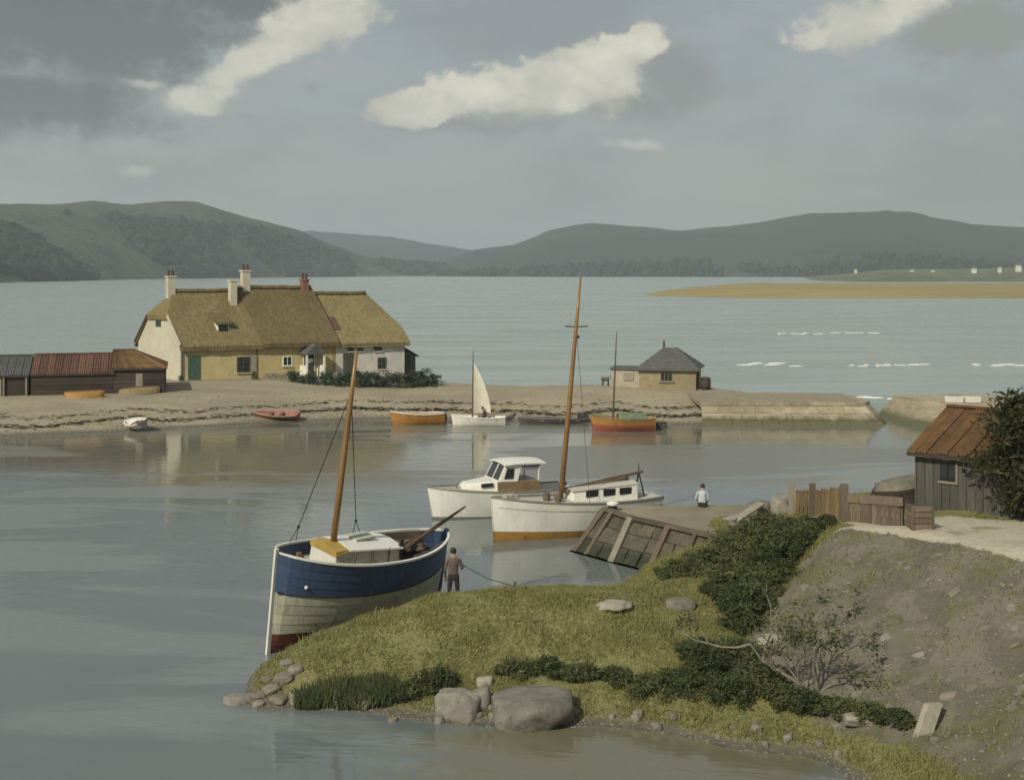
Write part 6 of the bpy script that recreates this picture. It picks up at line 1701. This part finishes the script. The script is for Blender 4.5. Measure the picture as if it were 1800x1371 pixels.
# ------------------------------------------------------------------ far shore: cottages and woods
def far_house(px, py, d, w, lab):
    p = P(px, py, d=d); r = thing('far_house', lab, 'house', p, 'white houses on the far shore')
    h_ = w * .6; MB().obox(p + Vector((-w / 2, -w * .3, -4)), (w, 0, 0), (0, w * .6, 0), up(h_ + 4)).build('wall', M_white, r)
    MB().poly([p + Vector((-w * .55, -w * .36, h_)), p + Vector((-w * .55, w * .36, h_)), p + Vector((-w * .55, 0, h_ + w * .42))], (0, 0, 0), (w * 1.1, 0, 0)).build('roof', M_slate, r)
    for q in (-.28, .2): MB().obox(p + Vector((q * w, -w * .31, h_ * .35)), (w * .12, 0, 0), (0, w * .02, 0), up(h_ * .3)).build('window', M_darkpane, r)
    MB().obox(p + Vector((w * .3, -.5, h_ + w * .2)), (w * .1, 0, 0), (0, w * .1, 0), up(w * .4)).build('chimney', M_brick, r)
for i, (px, py, d, w) in enumerate(((1504, 477, 2000, 4), (1603, 479, 1750, 5), (1640, 478, 1700, 3.6), (1712, 477, 1600, 5.5), (1757, 474, 1560, 4), (1790, 472, 1540, 6))):
    far_house(px, py, d, w, 'tiny white house on the far shore of the estuary')


def woods(name, label, rows, n, seed, zmin, zmax, size, m, tmin=0.0, tmax=.7, thresh=.05, pxr=(0, 1)):
    """a far wood: many small lumpy crowns, one mass"""
    rnd = random.Random(seed); bm = bmesh.new(); bmesh.ops.create_icosphere(bm, subdivisions=1, radius=1); bv = [v.co.copy() for v in bm.verts]; bf = [tuple(v.index for v in f.verts) for f in bm.faces]; bm.free()
    V_, F_ = [], []; c = 0; k = 0; R_, C_ = len(rows), len(rows[0])
    while c < n and k < n * 30:
        k += 1; j = rnd.uniform(tmin, tmax) * (R_ - 9); i = rnd.uniform(pxr[0], pxr[1]) * (C_ - 2); a, b_ = rows[int(j)][int(i)], rows[int(j) + 1][int(i) + 1]; u, v = rnd.random(), rnd.random()
        p = Vector((a[0] + (b_[0] - a[0]) * u, a[1] + (b_[1] - a[1]) * v, a[2] + (b_[2] - a[2]) * v))
        if noise.fractal((p.x * .0035 + seed, p.y * .0035, seed), 1, 2, 3) < thresh: continue
        s = size * rnd.uniform(.55, 1.3); b0 = len(V_); o = Vector((rnd.random() * 9, rnd.random() * 9, 0))
        for q in bv:
            kk = 1 + .5 * noise.noise(q * 1.6 + o); V_.append((p.x + q.x * s * kk, p.y + q.y * s * kk, p.z + s * .5 + q.z * s * .9 * kk))
        F_ += [tuple(x + b0 for x in f) for f in bf]; c += 1
    mb = MB(); mb.v, mb.f = V_, F_; o = mb.build(name, m, loc=(0, 0, 0), kind='stuff', fix=False); o['label'] = label; o['category'] = 'wood'
M_wood = mat('far_wood', (.035, .048, .036), (.024, .034, .028), .06, 1, .0, spec=.05, spots=(.06, .07, .042), spot_scale=.03)
woods('far_wood', 'dark woods clothing the near hill across the water', hillL, 4600, 3, 0, 0, 8.5, M_wood, 0.0, .52, .02, (.25, 1))
woods('far_wood', 'band of trees along the foot of the far hill', hillR, 900, 8, 0, 0, 7.0, M_wood, 0.0, .16, .0, (.02, .65))

# ------------------------------------------------------------------ haze over the estuary
hm = bpy.data.materials.new('sea_haze'); hm.use_nodes = True; nt = NT(hm.node_tree); nt.n.remove(nt.n['Principled BSDF'])
pv = nt.new('ShaderNodeVolumePrincipled'); pv.inputs['Color'].default_value = (.80, .88, .96, 1); pv.inputs['Density'].default_value = 1.9e-4; pv.inputs['Anisotropy'].default_value = .2
nt.link(pv.outputs[0], nt.n['Material Output'].inputs['Volume'])
o = MB().obox((-9500, -120, -3), (19000, 0, 0), (0, 9700, 0), (0, 0, 330)).build('haze', hm, kind='stuff', loc=(0, 0, 0)); o['label'] = 'thin pale haze lying over the whole estuary'
